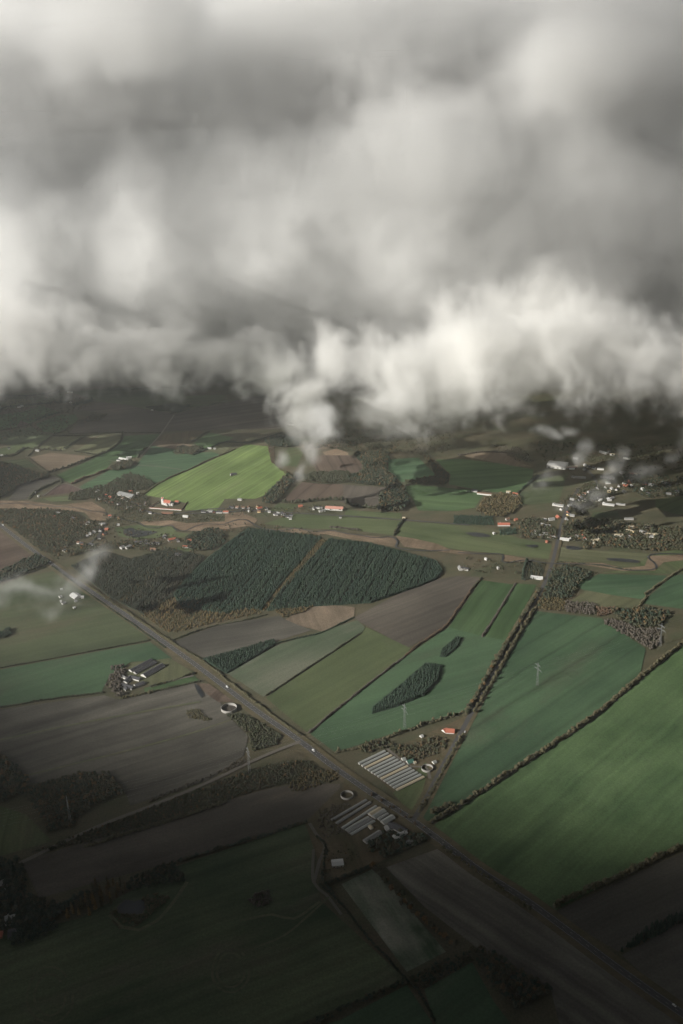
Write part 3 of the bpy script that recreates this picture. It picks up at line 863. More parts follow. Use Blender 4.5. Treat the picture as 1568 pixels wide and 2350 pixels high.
wood('mixed_wood', S('C', (640, 1010), (760, 985), (970, 1040), (830, 1115), (790, 1215), (600, 1225)) + S('G', (560, 60), (590, 0)), 'dark mixed wood right of the lane', 'mixed', BROADF, 7.5, 12, None, 0.9, 0.8, 0, 0.75)
wood('autumn_wood', S('G', (560, -10), (755, -10), (745, 90), (560, 72)), 'yellowish wood at the top of the blue-green field', 'yellow', BROADF, 6.5, 9, None, 0.9, 0.8, 0.2, 0.8)
wood('bare_wood', S('G', (745, 20), (960, 32), (950, 110), (740, 92)), 'grey leafless trees at the top of the blue-green field', 'bare', BROADF, 6.5, 10, None, 0.9, 0.8)
wood('beech_hedge', S('G', (968, 55), (1110, 55), (1110, 92), (965, 120)), 'bright russet thicket at the top of the blue-green field', 'russet', BUSH, 5, 7, None, 0.9, 1)
wood('mixed_wood', S('G', (1060, 70), (1300, 60), (1480, 90), (1420, 190), (1250, 200), (1100, 140)), 'mixed garden wood round the hidden red-roofed house', 'mixed', BROADF, 7.5, 13, None, 0.8, 0.8)
wood('bare_wood', S('G', (1015, 140), (1100, 140), (1250, 200), (1400, 200), (1420, 300), (1345, 355), (1200, 270), (1020, 175)), 'brown scrub filling the corner above the long hedge', 'bare', BUSH, 6.5, 8, None, 0.85, 1)
wood('conifer_copse', S('F', (1030, 792), (1035, 760), (1120, 690), (1210, 620), (1300, 540), (1400, 455), (1500, 470), (1480, 560), (1380, 670), (1200, 742)), 'dark kite-shaped conifer copse standing in a green field', 'conifer', CONI, 5.0, 12, direction(g(870, 1630), g(1000, 1540)), 1.0, 1.0, jit=0.25, edge=True)
wood('conifer_copse', S('W', (1010, 1508), (1016, 1492), (1050, 1464), (1058, 1466), (1048, 1486), (1022, 1508)), 'short dark row of conifers beyond the kite-shaped copse', 'conifer', CONI, 4.5, 10, None, 0.97, 0.85, edge=True)
wood('conifer_belt', S('W', (468, 1514), (560, 1490), (628, 1470), (632, 1480), (520, 1546)), 'dark wedge of conifers beside the main road', 'conifer', CONI, 4.6, 10, None, 0.97, 0.85, edge=True)
wood('scrub', S('W', (518, 1640), (555, 1640), (600, 1660), (648, 1692), (635, 1710), (580, 1725), (572, 1690)), 'scrub in the corner of track and main road', 'autumn', BUSH, 5, 7, None, 0.9, 0.95, 0, 0.7)
wood('scrub', S('W', (60, 1962), (250, 1892), (480, 1803), (560, 1770), (640, 1752), (700, 1745), (750, 1775), (660, 1800), (600, 1812), (400, 1878), (200, 1935)), 'low scrub belt along the gravel track', 'autumn', BUSH, 5.2, 6, direction(g(200, 1920), g(600, 1780)), 0.8, 0.95)
wood('young_plantation', S('I', (430, 430), (580, 300), (810, 330), (790, 382), (520, 475), (470, 470)), 'young plantation in rows beside the main road', 'yellow', BUSH, 5, 6, direction(g(670, 1790), g(780, 1780)), 0.85, 0.95, 0.2, 0.7, rowgap=1.4)
wood('scrub', S('W', (340, 1845), (500, 1780), (570, 1752), (560, 1740), (480, 1782), (350, 1832)), 'bush row between grey plough and gravel track', 'bare', BUSH, 5, 5, None, 0.85, 0.95)
wood('mixed_wood', S('H', (130, 290), (300, 240), (560, 165), (760, 165), (870, 315), (640, 400), (500, 545), (340, 590), (250, 430)), 'dark wood round the nearest pylon', 'mixed', BROAD, 6.5, 11, direction(g(80, 1860), g(260, 1810)), 0.92, 0.8, 0.15, 1)
wood('mixed_wood', S('H', (-200, -20), (0, 40), (120, 130), (220, 230), (130, 330), (0, 375), (-200, 420)), 'dark wood at the left edge below the grey plough', 'mixed', BROAD, 7, 13, None, 0.95, 0.8)
wood('mixed_wood', S('H', (-250, 880), (0, 770), (130, 770), (180, 850), (200, 1010), (340, 1060), (400, 1100), (560, 1030), (650, 980), (640, 1010), (500, 1110), (380, 1190), (300, 1225), (-250, 1300)), 'black wood in the shaded lower left', 'mixed', BROAD, 7, 13, None, 0.92, 0.8, 0, 0.6)
wood('mixed_wood', S('H', (880, 930), (960, 880), (1200, 790), (1275, 875), (1300, 915), (900, 992)), 'dark thicket between plough and grass above the pond', 'mixed', BROAD, 6.5, 10, None, 0.92, 0.85, 0.1, 0.7)
wood('mixed_wood', S('K', (60, 330), (130, 250), (260, 320), (270, 380), (120, 430), (40, 460)), 'black trees beside the pale shed in the lower left', 'mixed', BROAD, 7, 12, None, 0.9, 0.8, 0, 0.4)
wood('mixed_wood', S('L', (592, 462), (640, 450), (760, 520), (900, 600), (972, 652), (870, 700), (800, 745), (700, 640)), 'dark triangular wood in the shaded foreground', 'mixed', BROAD, 6.5, 11, None, 0.92, 0.85)
wood('mixed_wood', S('L', (-250, 850), (0, 725), (290, 592), (310, 618), (0, 752), (-250, 890)), 'thick hedge wood along the lower grass field', 'mixed', BROAD, 6, 8, None, 0.9, 0.85, 0, 0.7)
wood('mixed_wood', S('L', (300, 592), (500, 500), (590, 470), (602, 512), (380, 645)), 'dark tree belt above the black green field', 'mixed', BROAD, 6, 8, None, 0.9, 0.85, 0, 0.7)
wood('conifer_belt', S('L', (1275, 472), (1400, 360), (1568, 285), (1700, 230), (1700, 275), (1568, 330), (1400, 420)), 'black conifer belt at the lower right edge', 'conifer', CONI, 5, 11, None, 0.95, 0.75)
wood('scrub', S('I', (650, 600), (740, 560), (900, 540), (770, 640), (860, 780), (700, 800), (650, 700)), 'bushes left of the lower shed rows', 'bare', BUSH, 6, 5, None, 0.6, 1)
wood('scrub', S('I', (1000, 840), (1090, 760), (1200, 740), (1300, 760), (1400, 780), (1280, 860), (1110, 920), (1000, 900)), 'dark garden trees round the lower farm', 'mixed', BROAD, 7, 11, None, 0.75, 0.85, 0, 0.75)
wood('scrub', S('I', (700, 900), (820, 830), (990, 880), (900, 960), (760, 1100), (700, 1080)), 'rough low scrub round the white shed', 'autumn', BUSH, 7, 3, None, 0.5, 1.3)
wood('scrub', S('I', (930, 170), (1100, 110), (1250, 150), (1450, 90), (1540, 90), (1540, 170), (1410, 240), (1310, 250), (1220, 220), (1130, 160), (960, 210)), 'autumn garden round the red-roofed house by the lane', 'autumn', BUSH, 6, 7, None, 0.75, 0.95, 0.2, 1)
wood('copse', S('E', (740, 610), (780, 470), (860, 465), (880, 520), (830, 560), (850, 640), (900, 650), (820, 690)), 'leafless trees sheltering the black-roofed farm', 'bare', BROAD, 7, 10, None, 0.85, 0.85)
wood('copse', S('E', (1295, 775), (1390, 765), (1420, 810), (1480, 830), (1440, 850), (1310, 825)), 'yellowish bushes beside the slurry tank', 'olive', BUSH, 5, 6, None, 0.85, 1)
wood('copse', S('E', (-60, 230), (0, 235), (60, 205), (90, 240), (40, 265), (-60, 290)), 'dark tree clump at the left edge of the misty field', 'mixed', BROAD, 6.5, 11, None, 0.95, 0.85, 0, 0.4)
wood('island_copse', S('K', (1148, 240), (1170, 205), (1230, 195), (1255, 225), (1235, 255), (1180, 265)), 'round bush island in the lower grass field', 'bare', BROAD, 5, 7, None, 0.95, 1)
wood('pond_bushes', S('H', (770, 1130), (830, 1100), (830, 1140), (880, 1150), (990, 1150), (1015, 1110), (1000, 1045), (1040, 1010), (1100, 1010), (1190, 1040), (1100, 1110), (1020, 1180), (980, 1215), (850, 1215)), 'rounded bushes ringing the black pond', 'olive', BROAD, 6, 7, None, 0.9, 1)

for lab, poly in (
    ('scattered garden trees along the street right of the church', S('B', (0, 560), (330, 570), (480, 600), (470, 660), (300, 650), (0, 640))),
    ('scattered trees around the white farm', S('B', (480, 560), (860, 560), (870, 600), (660, 625), (480, 620))),
    ('scattered trees on the meadow edge by the plantation', S('B', (0, 690), (260, 700), (640, 740), (700, 780), (500, 780), (200, 740), (0, 770))),
    ('scattered trees between the white farms at the right', S('C', (60, 930), (300, 960), (460, 960), (450, 1060), (150, 1060), (20, 1040))),
    ('scattered trees in the far fields left of the cloud plume', S('A', (0, 330), (400, 300), (700, 350), (500, 460), (480, 580), (0, 640))),
    ('scattered trees round the pond hamlet', S('D', (620, 330), (1180, 420), (1360, 470), (1350, 560), (1150, 560), (640, 500))),
    ('scattered shaded trees beyond the hazy village', S('C', (500, 120), (1568, 150), (1568, 330), (1200, 330), (900, 260), (600, 260))),
    ('scattered shaded trees under the cloud left of the hall', S('B', (760, 30), (1568, 60), (1568, 200), (1350, 200), (1100, 130), (760, 100))),
):
    wood('scattered_trees', poly, lab, 'autumn', BROADF, 13, 10, None, 0.32, 0.9)

# ------------------------------------------------------------------ hedgerows
HN = [0]


def hedge(pts, label, h=4.0, w=4.5, pal='autumn', near=False, trees=0.0, th=9.0, keep=1.0, tlo=0.0, thi=0.8, name='hedgerow'):
    h, w, th = h * (1.15 if near else 0.95), w * (1.1 if near else 0.95), th
    L_ = smooth_line([g(*p) for p in pts], 3.0)
    seg = np.linalg.norm(np.diff(L_, axis=0), axis=1)
    acc_ = np.concatenate([[0], np.cumsum(seg)])
    step = max(1.4, h * 0.36)
    s = np.arange(0, acc_[-1], step)
    s = s[rng.uniform(size=len(s)) < keep]
    root_p = L_[len(L_) // 2]
    X = np.interp(s, acc_, L_[:, 0])
    Y = np.interp(s, acc_, L_[:, 1])
    q = np.stack([X, Y], 1) + rng.normal(size=(len(s), 2)) * w * 0.16
    wav = np.interp(s, np.arange(0, acc_[-1] + 40, 18.0), rng.uniform(0.6, 1.35, len(np.arange(0, acc_[-1] + 40, 18.0))))
    hh = h * rng.uniform(0.65, 1.25, len(q)) * wav
    if trees:
        big = rng.uniform(size=len(q)) < trees
        hh[big] = th * rng.uniform(0.75, 1.2, big.sum())
    ww = np.maximum(w * rng.uniform(0.8, 1.25, len(q)), hh * 0.6)
    q2 = q - root_p
    tt = np.clip(rng.beta(1.6, 1.8, len(q)) * (thi - tlo) + tlo, 0, 1)
    e = grow(name, q2, hh, ww, tt, BUSH if not near else NEARB, FOL[pal])
    e.location = (root_p[0], root_p[1], 0)
    tag(e, label, 'hedge', 'hedgerows between the fields')
    HN[0] += 1
    return e


H = hedge
H(S('A', (200, 740), (250, 690), (370, 595), (440, 570), (560, 490)), 'hedge running up to the shaded copse left of the far brown field', 5, 6)
H(S('A', (450, 690), (530, 640), (600, 600)), 'hedge dividing the two small olive fields', 5, 6)
H(S('A', (370, 600), (600, 598), (740, 585), (850, 572)), 'hedge along the top of the two small olive fields', 4, 5)
H(S('A', (330, 860), (480, 815), (660, 745), (770, 700), (840, 640), (860, 575)), 'curving hedge between tan plough and green crop', 6, 6, trees=0.2)
H(S('A', (520, 705), (600, 720), (690, 735)), 'hedge along the top right of the tan plough', 4, 5)
H(S('A', (180, 745), (250, 800), (330, 855)), 'hedge on the left edge of the tan plough', 5, 6, pal='olive')
H(S('A', (0, 750), (100, 735), (170, 690), (230, 690), (430, 705)), 'straggling hedge above the tan plough', 5, 7, trees=0.15)
H(S('A', (0, 565), (110, 545), (220, 520)), 'dark hedge below the far left green field', 5, 6)
H(S('A', (245, 495), (330, 465), (420, 440)), 'dark tree row between two far green fields', 8, 7, pal='mixed', thi=0.4)
H(S('A', (0, 325), (250, 318), (420, 290)), 'faint dark hedge close under the cloud at the left', 6, 7, pal='mixed', thi=0.4)
H(S('A', (0, 440), (50, 400), (230, 385), (480, 365)), 'thick dark hedge below the far olive field', 7, 8, pal='mixed', thi=0.5)
H(S('A', (760, 275), (1000, 270), (1280, 258)), 'dark hedge along the top of the far dull field', 7, 8, pal='mixed', thi=0.4)
H(S('A', (480, 585), (700, 580), (870, 578), (1120, 580)), 'low hedge along the bottom of the far brown field', 3, 4)
H(S('A', (1190, 445), (1330, 415), (1470, 385), (1568, 362)), 'dark hedge between far brown field and dull field', 5, 6, pal='mixed', thi=0.5)
H(S('A', (360, 870), (420, 900), (430, 930)), 'short hedge at the lower corner of the long green field', 5, 6)
H(S('A', (500, 935), (600, 890), (690, 860), (770, 825)), 'reddish hedge leading to the copse by the long barns', 5, 9, pal='russet')
H(S('A', (960, 755), (990, 710), (1030, 680)), 'hedge above the long barns', 5, 6)
H(S('A', (1000, 1010), (1080, 950), (1200, 885), (1330, 830), (1450, 770), (1568, 725), (1640, 690)), 'long hedge on the upper left edge of the bright field', 4.5, 5, pal='olive')
H(S('A', (1340, 640), (1400, 600), (1460, 570)), 'scrubby hedge left of the upper green triangle', 5, 6)
H(S('A', (1345, 735), (1430, 700), (1568, 645)) + S('B', (150, 125), (250, 100), (400, 55)), 'dark hedge running from the round copse to the far cloud', 4, 5, pal='mixed', thi=0.5)
H(S('A', (200, 1040), (260, 985), (430, 905)), 'bushy strip above the reddish ground', 5, 8)
H(S('B', (400, 540), (520, 545), (640, 530), (830, 525), (870, 560), (1070, 585)), 'hedge with tall trees above the white farm', 6, 8, trees=0.35, th=11)
H(S('B', (540, 395), (700, 412), (880, 405), (1150, 435)), 'hedge along the top of the two brown fields', 4, 5)
H(S('B', (1180, 770), (1215, 700), (1245, 660)), 'dark hedge running down from the white cottage', 6, 6, pal='mixed')
H(S('B', (730, 715), (850, 725), (950, 740)), 'loose bushes in the stream meadow', 5, 7, pal='bare', keep=0.7)
H(S('B', (540, 770), (600, 770), (640, 790)), 'yellow bushes beside the stream above the plantation', 6, 8, pal='yellow')
H(S('C', (410, 480), (480, 420), (560, 360)), 'dark hedge on the right of the large green field', 5, 7, pal='mixed', thi=0.5)
H(S('C', (0, 440), (120, 455), (230, 470)), 'thin hedge between the two right green fields', 3, 4)
H(S('C', (0, 215), (180, 190), (380, 200)), 'grey hedge above the tan rough ground', 5, 6, pal='bare')
H(S('C', (690, 955), (860, 965), (1000, 985), (1200, 1010)), 'dark bank of bushes along the stream right of the lane', 3.5, 5, keep=0.8)
H(S('C', (450, 1080), (460, 1010), (480, 950)), 'dark hedge left of the square plantation', 8, 7, pal='mixed', thi=0.4)
H(S('W', (1085, 1350), (1050, 1400), (1020, 1440), (960, 1480), (930, 1507)), 'russet hedge on the right of the large brown plough', 4, 5, pal='russet')
H(S('W', (930, 1507), (860, 1560), (800, 1608), (750, 1648), (707, 1684)), 'hedge between the two long green strips', 4, 4.5, pal='bare')
H(S('W', (830, 1452), (770, 1492), (700, 1538), (610, 1598)), 'thin dark hedge beside the pale green strip', 3, 3.5)
H(S('W', (812, 1418), (740, 1452), (700, 1462), (630, 1478)), 'dark hedge along the top of the pale green strip', 3.5, 4, pal='mixed', thi=0.4)
H(S('W', (395, 1470), (480, 1440), (560, 1425), (615, 1410)), 'low hedge above the small grey plough', 3.5, 5)
H(S('W', (1068, 1642), (1098, 1590), (1137, 1520), (1177, 1455), (1212, 1395), (1238, 1352)), 'low olive undergrowth under the tree row on the left of the lane', 5, 7, 'olive', True, 0.1, 7)
H(S('W', (1090, 1632), (1152, 1528), (1192, 1458), (1228, 1398)), 'low bank of bushes on the right of the long lane', 4, 5, 'olive', True)
H(S('W', (962, 1866), (1003, 1796), (1038, 1730), (1066, 1685)), 'pale grassy bank with bushes left of the lane by the sheds', 2.5, 5, 'olive', True)
H(S('W', (1183, 1340), (1150, 1395), (1107, 1462)), 'hedge dividing the two narrow green strips', 4, 4.5, pal='bare')
H(S('W', (1105, 1328), (1085, 1350)), 'short hedge at the top of the narrow green strip', 4, 5)
H(S('W', (770, 1728), (830, 1715), (900, 1690), (980, 1662), (1072, 1635)), 'thick hedge above the upper shed rows', 5, 6, pal='olive', trees=0.15)
H(S('W', (988, 1892), (1060, 1848), (1160, 1782), (1250, 1722), (1340, 1662), (1400, 1615), (1470, 1555), (1568, 1478), (1640, 1425)), 'long hedge of rounded trees between the two great green fields', 6.5, 6.5, 'olive', True, 0.25, 9, tlo=0.2, thi=1)
H(S('W', (1480, 1365), (1545, 1320), (1600, 1290)), 'hedge between two small deep green fields at the right', 5, 6, pal='olive')
H(S('W', (1465, 1395), (1485, 1370)), 'pair of pale bushes at the corner of a deep green field', 6, 6, pal='olive')
H(S('W', (0, 1534), (120, 1512), (240, 1490), (345, 1470)), 'dark thin hedge below the misty field', 3.5, 4)
H(S('W', (0, 1625), (120, 1605), (240, 1590)), 'dark thin hedge above the grey plough', 3.5, 4)
H(S('W', (350, 1590), (300, 1600), (275, 1606)), 'yellowish hedge below the black-roofed farm', 6, 6, pal='olive')
H(S('W', (330, 1592), (400, 1578), (460, 1564)), 'hedge along the green strip beside the black-roofed farm', 4, 5)
H(S('W', (345, 1577), (400, 1562), (448, 1545)), 'hedge between olive ground and the green strip', 4, 5)
H(S('W', (0, 1320), (60, 1310), (110, 1290)), 'hedge under the wood at the left edge of the misty field', 5, 6)
H(S('W', (120, 1300), (180, 1345), (250, 1395), (320, 1445), (380, 1488)), 'dark verge hedge on the left of the main road', 3, 4, keep=0.8, pal='mixed', thi=0.6)
H(S('W', (190, 1335), (240, 1372), (320, 1425), (390, 1472), (470, 1522), (530, 1570), (600, 1624), (690, 1690)), 'olive hedge on the right of the main road beside the plantation', 4.5, 5, 'olive')
H(S('W', (410, 1978), (520, 1945), (620, 1915), (705, 1886)), 'dark hedge between brown plough and shaded grass', 4, 5, 'mixed', True)
H(S('W', (200, 1945), (300, 1912), (420, 1875), (520, 1842)), 'olive scrub hedge above the brown plough', 4, 6, 'olive', True)
H(S('L', (-100, 160), (0, 250), (120, 400), (220, 510), (300, 600), (360, 660), (430, 790)), 'dark ditch hedge through the shaded foreground', 2.5, 3, 'mixed', True, thi=0.6)
H(S('I', (640, 780), (700, 850), (690, 980), (680, 1080), (760, 1180)), 'thin hedge beside the winding gravel track', 3, 3.5, 'mixed', True, keep=0.8)
H(S('I', (700, 1110), (850, 1060), (1020, 990)), 'dark hedge above the striped pale field', 4, 5, 'mixed', True)
H(S('I', (1110, 930), (1250, 870), (1400, 800)), 'dark hedge below the lower farm', 5, 6, 'mixed', True)
H(S('I', (1440, 620), (1500, 590), (1568, 555)), 'tall shrub row at the start of the long hedge', 7, 7, 'olive', True)
H(S('K', (520, 330), (560, 360), (620, 350), (680, 310)), 'low pale bank of reeds below the black pond', 2, 3, 'olive', True)

# trees one can tell apart ----------------------------------------------
TV, TF = trunk_tpl()


def tree_mesh(kind, k, pal):
    v, f = {'b': NEARB, 'c': NEARC, 'l': LARCH}[kind][k % 4]
    me_ = bpy.data.meshes.new('crown')
    return v, f


TREE_CACHE = {}


def tree(x, y, h, w, kind, pal, label, group, name):
    k = int(rng.integers(0, 4))
    ti = int(rng.integers(0, 4))
    key = (kind, pal, k, ti)
    e = empty(name, (x, y, 0), rng.uniform(0, 2 * PI))
    e.scale = (w, w, h)
    if key not in TREE_CACHE:
        v, f = {'b': NEARB, 'c': NEARC, 'l': LARCH}[kind][k]
        cr = mesh_obj('crown', v, f, FOL[pal], e, np.full(len(v), ti / 3.0))
        m = MB()
        m.v, m.f = [tuple(p) for p in TV], TF
        tr = m.build('trunk', BARK, e)
        TREE_CACHE[key] = (cr, tr)
    else:
        for src in TREE_CACHE[key]:
            c = src.copy()
            C.objects.link(c)
            c.parent = e
    tag(e, label, 'tree', group)
    return e


def tree_row(pts, n, h, kind, pal, label, group, name='broadleaf_tree', spread=1.5, asp=0.65):
    L_ = smooth_line([g(*p) for p in pts], 2.0)
    a_ = np.concatenate([[0], np.cumsum(np.linalg.norm(np.diff(L_, axis=0), axis=1))])
    for k in range(n):
        s = (k + 0.5 + rng.uniform(-0.25, 0.25)) / n * a_[-1]
        x, y = np.interp(s, a_, L_[:, 0]), np.interp(s, a_, L_[:, 1])
        hh = h * rng.uniform(0.75, 1.2)
        tree(x + rng.normal() * spread, y + rng.normal() * spread, hh, hh * asp * rng.uniform(0.9, 1.2), kind, pal, label, group, name)


def tree_patch(poly, space, n, h, kind, pal, label, group, name, asp=0.65, ang=None):
    p = scatter([g(*q) for q in poly], space, ang if ang is not None else 0.4, 0.4)
    rng.shuffle(p)
    for x, y in p[:n]:
        hh = h * rng.uniform(0.75, 1.2)
        tree(x, y, hh, hh * asp * rng.uniform(0.85, 1.2), kind, pal, label, group, name)


tree_row(S('L', (975, 278), (1060, 232), (1150, 190), (1250, 148), (1350, 100), (1450, 48), (1568, -5), (1640, -40)), 62, 12, 'b', 'olive', 'olive broadleaf tree in the shelterbelt below the largest green field', 'trees of the lower right shelterbelt', spread=0.8)
tree_row(S('L', (140, 85), (200, 150), (280, 240), (360, 320), (440, 385), (520, 440)), 40, 10.5, 'b', 'autumn', 'brown tree in the belt right of the striped pale field', 'trees beside the striped pale field', spread=2.2)
tree_row(S('L', (455, -10), (560, 65), (650, 125), (720, 180), (800, 240), (870, 285)), 30, 8, 'b', 'olive', 'small roadside tree left of the main road in the foreground', 'roadside trees in the foreground', spread=0.8)
tree_patch(S('H', (650, 960), (760, 930), (880, 930), (880, 985), (770, 1090), (640, 1150), (520, 1190), (420, 1195), (400, 1160), (480, 1110), (620, 1020)), 9.5, 45, 17, 'l', 'yellow', 'yellow larch in the shaded grove left of the black pond', 'yellow larches beside the pond', 'larch_tree', 0.75)
tree_row(S('W', (960, 1870), (1000, 1800), (1035, 1735), (1062, 1690)), 16, 7, 'b', 'olive', 'pale roadside bush tree on the left of the lane near the sheds', 'trees along the lane by the sheds', spread=1.0)
tree_row(S('W', (1072, 1640), (1100, 1590), (1140, 1520), (1180, 1455), (1215, 1395), (1240, 1355)), 70, 9.5, 'b', 'autumn', 'autumn tree in the row on the left of the long lane', 'trees along the long lane', spread=2.5)
tree_row(S('W', (1085, 1640), (1150, 1530), (1190, 1460), (1225, 1400)), 22, 9, 'b', 'olive', 'olive tree in the row on the right of the long lane', 'trees along the right of the lane', spread=0.8)
tree_row(S('W', (850, 1820), (890, 1848), (935, 1880), (975, 1908)), 12, 6, 'b', 'russet', 'russet tree between the lower sheds and the main road', 'trees by the lower farm', spread=2)

# ------------------------------------------------------------------ buildings
MW = plain('white_wall', (0.52, 0.51, 0.48), 0.8, 0.2, 0.08)
MWR = plain('white_roof', (0.42, 0.42, 0.41), 0.6, 0.3, 0.1)
MY = plain('yellow_wall', (0.62, 0.48, 0.27), 0.8, 0.2, 0.1)
MBK = plain('brick_wall', (0.27, 0.13, 0.085), 0.85, 0.15, 0.2)
MGW = plain('grey_wall', (0.36, 0.35, 0.33), 0.85, 0.15, 0.15)
MTR = plain('tile_roof', (0.33, 0.115, 0.075), 0.8, 0.15, 0.2)
MPR = plain('pink_roof', (0.42, 0.21, 0.165), 0.8, 0.15, 0.12)
MDR = plain('slate_roof', (0.055, 0.055, 0.060), 0.7, 0.3, 0.25)
MGR = plain('cement_roof', (0.21, 0.21, 0.205), 0.8, 0.2, 0.2)
MBR = plain('brown_roof', (0.16, 0.10, 0.07), 0.8, 0.15, 0.2)
MGT = plain('greenhouse_sheet', (0.27, 0.28, 0.265), 0.5, 0.4, 0.15)
MTS = plain('tan_sheet', (0.40, 0.345, 0.25), 0.7, 0.2, 0.12)
MGN = plain('green_sheet', (0.06, 0.14, 0.11), 0.6, 0.3, 0.15)
MPW = plain('pale_green_sheet', (0.46, 0.60, 0.52), 0.6, 0.3, 0.1)
MDK = plain('dark_opening', (0.02, 0.02, 0.022), 0.5, 0.4, 0.1)
MCO = plain('concrete', (0.31, 0.30, 0.28), 0.85, 0.2, 0.15)
WALLS = {'white': MW, 'yellow': MY, 'brick': MBK, 'grey': MGW}
ROOFS = {'red': MTR, 'pink': MPR, 'dark': MDR, 'grey': MGR, 'brown': MBR, 'white': MWR, 'pale': MGT, 'tan': MTS, 'green': MGN}


def house(x, y, ang, length, width, eave, pitch, wall, roof, name='house', chimney=True, detail=True, label=None, cat='house', group=None):
    """gabled building, ridge along its local x"""
    e = empty(name, (x, y, 0), ang)
    L2, W2 = length / 2, width / 2
    rise = W2 * math.tan(math.radians(pitch))
    m = MB()
    m.add([(-L2, -W2, -0.2), (L2, -W2, -0.2), (L2, W2, -0.2), (-L2, W2, -0.2), (-L2, -W2, eave), (L2, -W2, eave), (L2, W2, eave), (-L2, W2, eave), (-L2, 0, eave + rise), (L2, 0, eave + rise)],
          [(3, 2, 1, 0), (0, 1, 5, 4), (2, 3, 7, 6), (1, 2, 6, 9, 5), (3, 0, 4, 8, 7), (4, 5, 9, 8), (6, 7, 8, 9)])
    m.build('wall', WALLS.get(wall, MW), e)
    o, t = 0.45, 0.22
    a, b = L2 + o, W2 + o
    dz = o * math.tan(math.radians(pitch))
    r = MB()
    for s in (-1, 1):
        pts = [(-a, s * b, eave - dz + 0.04), (a, s * b, eave - dz + 0.04), (a, 0, eave + rise + 0.04), (-a, 0, eave + rise + 0.04)]
        top = [(p[0], p[1], p[2] + t) for p in pts]
        fs = [(0, 1, 2, 3), (7, 6, 5, 4), (0, 4, 5, 1), (1, 5, 6, 2), (3, 7, 4, 0)]
        if s < 0:
            fs = [tuple(reversed(f)) for f in fs]
        r.add(pts + top, fs)
    ro = r.build('roof', ROOFS.get(roof, MDR), e)
    if chimney:
        c = MB()
        c.box(L2 * 0.4 - 0.4, L2 * 0.4 + 0.4, -0.35, 0.35, eave + rise - 0.4, eave + rise + 1.1)
        c.build('chimney', MBK, ro)
    if detail:
        nwin = max(2, int(length / 4))
        for s in (-1, 1):
            for k in range(nwin):
                wx = -L2 + (k + 0.5) * length / nwin
                w = MB()
                w.box(wx - 0.55, wx + 0.55, s * W2 - 0.06, s * W2 + 0.06, 1.0, min(2.2, eave - 0.2))
                w.build('window', MDK, e)
        d = MB()
        d.box(-L2 - 0.05, -L2 + 0.06, -0.6, 0.6, 0, 2.1)
        d.build('door', MBR, e)
    tag(e, label, cat, group)
    return e


ORD = ['first', 'second', 'third', 'fourth', 'fifth', 'sixth', 'seventh', 'eighth', 'ninth', 'tenth', 'eleventh', 'twelfth', 'thirteenth', 'fourteenth', 'fifteenth', 'sixteenth', 'seventeenth', 'eighteenth', 'nineteenth', 'twentieth']


def hamlet(sheet, rows, place, group):
    """rows: (x, y, length, width, direction in the sheet or None, wall, roof, name[, full label])"""
    seen = {}
    out = []
    for r in rows:
        x, y, ln, wd, dr, wall, roof, nm = r[:8]
        full = r[8] if len(r) > 8 else None
        c = g(*S(sheet, (x, y))[0])
        if dr is None:
            ang = rng.uniform(0, PI)
        else:
            q = g(*S(sheet, (x + dr[0], y + dr[1]))[0])
            ang = direction(c, q)
        ln, wd = ln * 0.8, wd * 0.84
        size = 'long' if ln > 22 else 'small' if ln < 13 else 'plain'
        lab = '%s %s %s with %s roof' % (size, wall, nm.replace('_', ' '), roof)
        out.append((x, full, lab, nm, c, ang, ln, wd, wall, roof))
    total = {}
    for o in out:
        total[o[2]] = total.get(o[2], 0) + (o[1] is None)
    for x, full, lab, nm, c, ang, ln, wd, wall, roof in sorted(out, key=lambda o: o[0]):
        if full is None:
            k = seen.get(lab, 0)
            seen[lab] = k + 1
            if total[lab] == 1:
                full = lab + ' ' + place
            else:
                full = lab + ' ' + place + ', ' + ORD[k] + ' from left'
        big = nm in ('barn', 'shed', 'hall')
        house(c[0], c[1], ang, ln, wd, 3.2 if not big else 4.2, 38 if not big else 18, wall, roof, nm, chimney=not big, detail=False, label=full, cat='barn' if big else 'house', group=group)


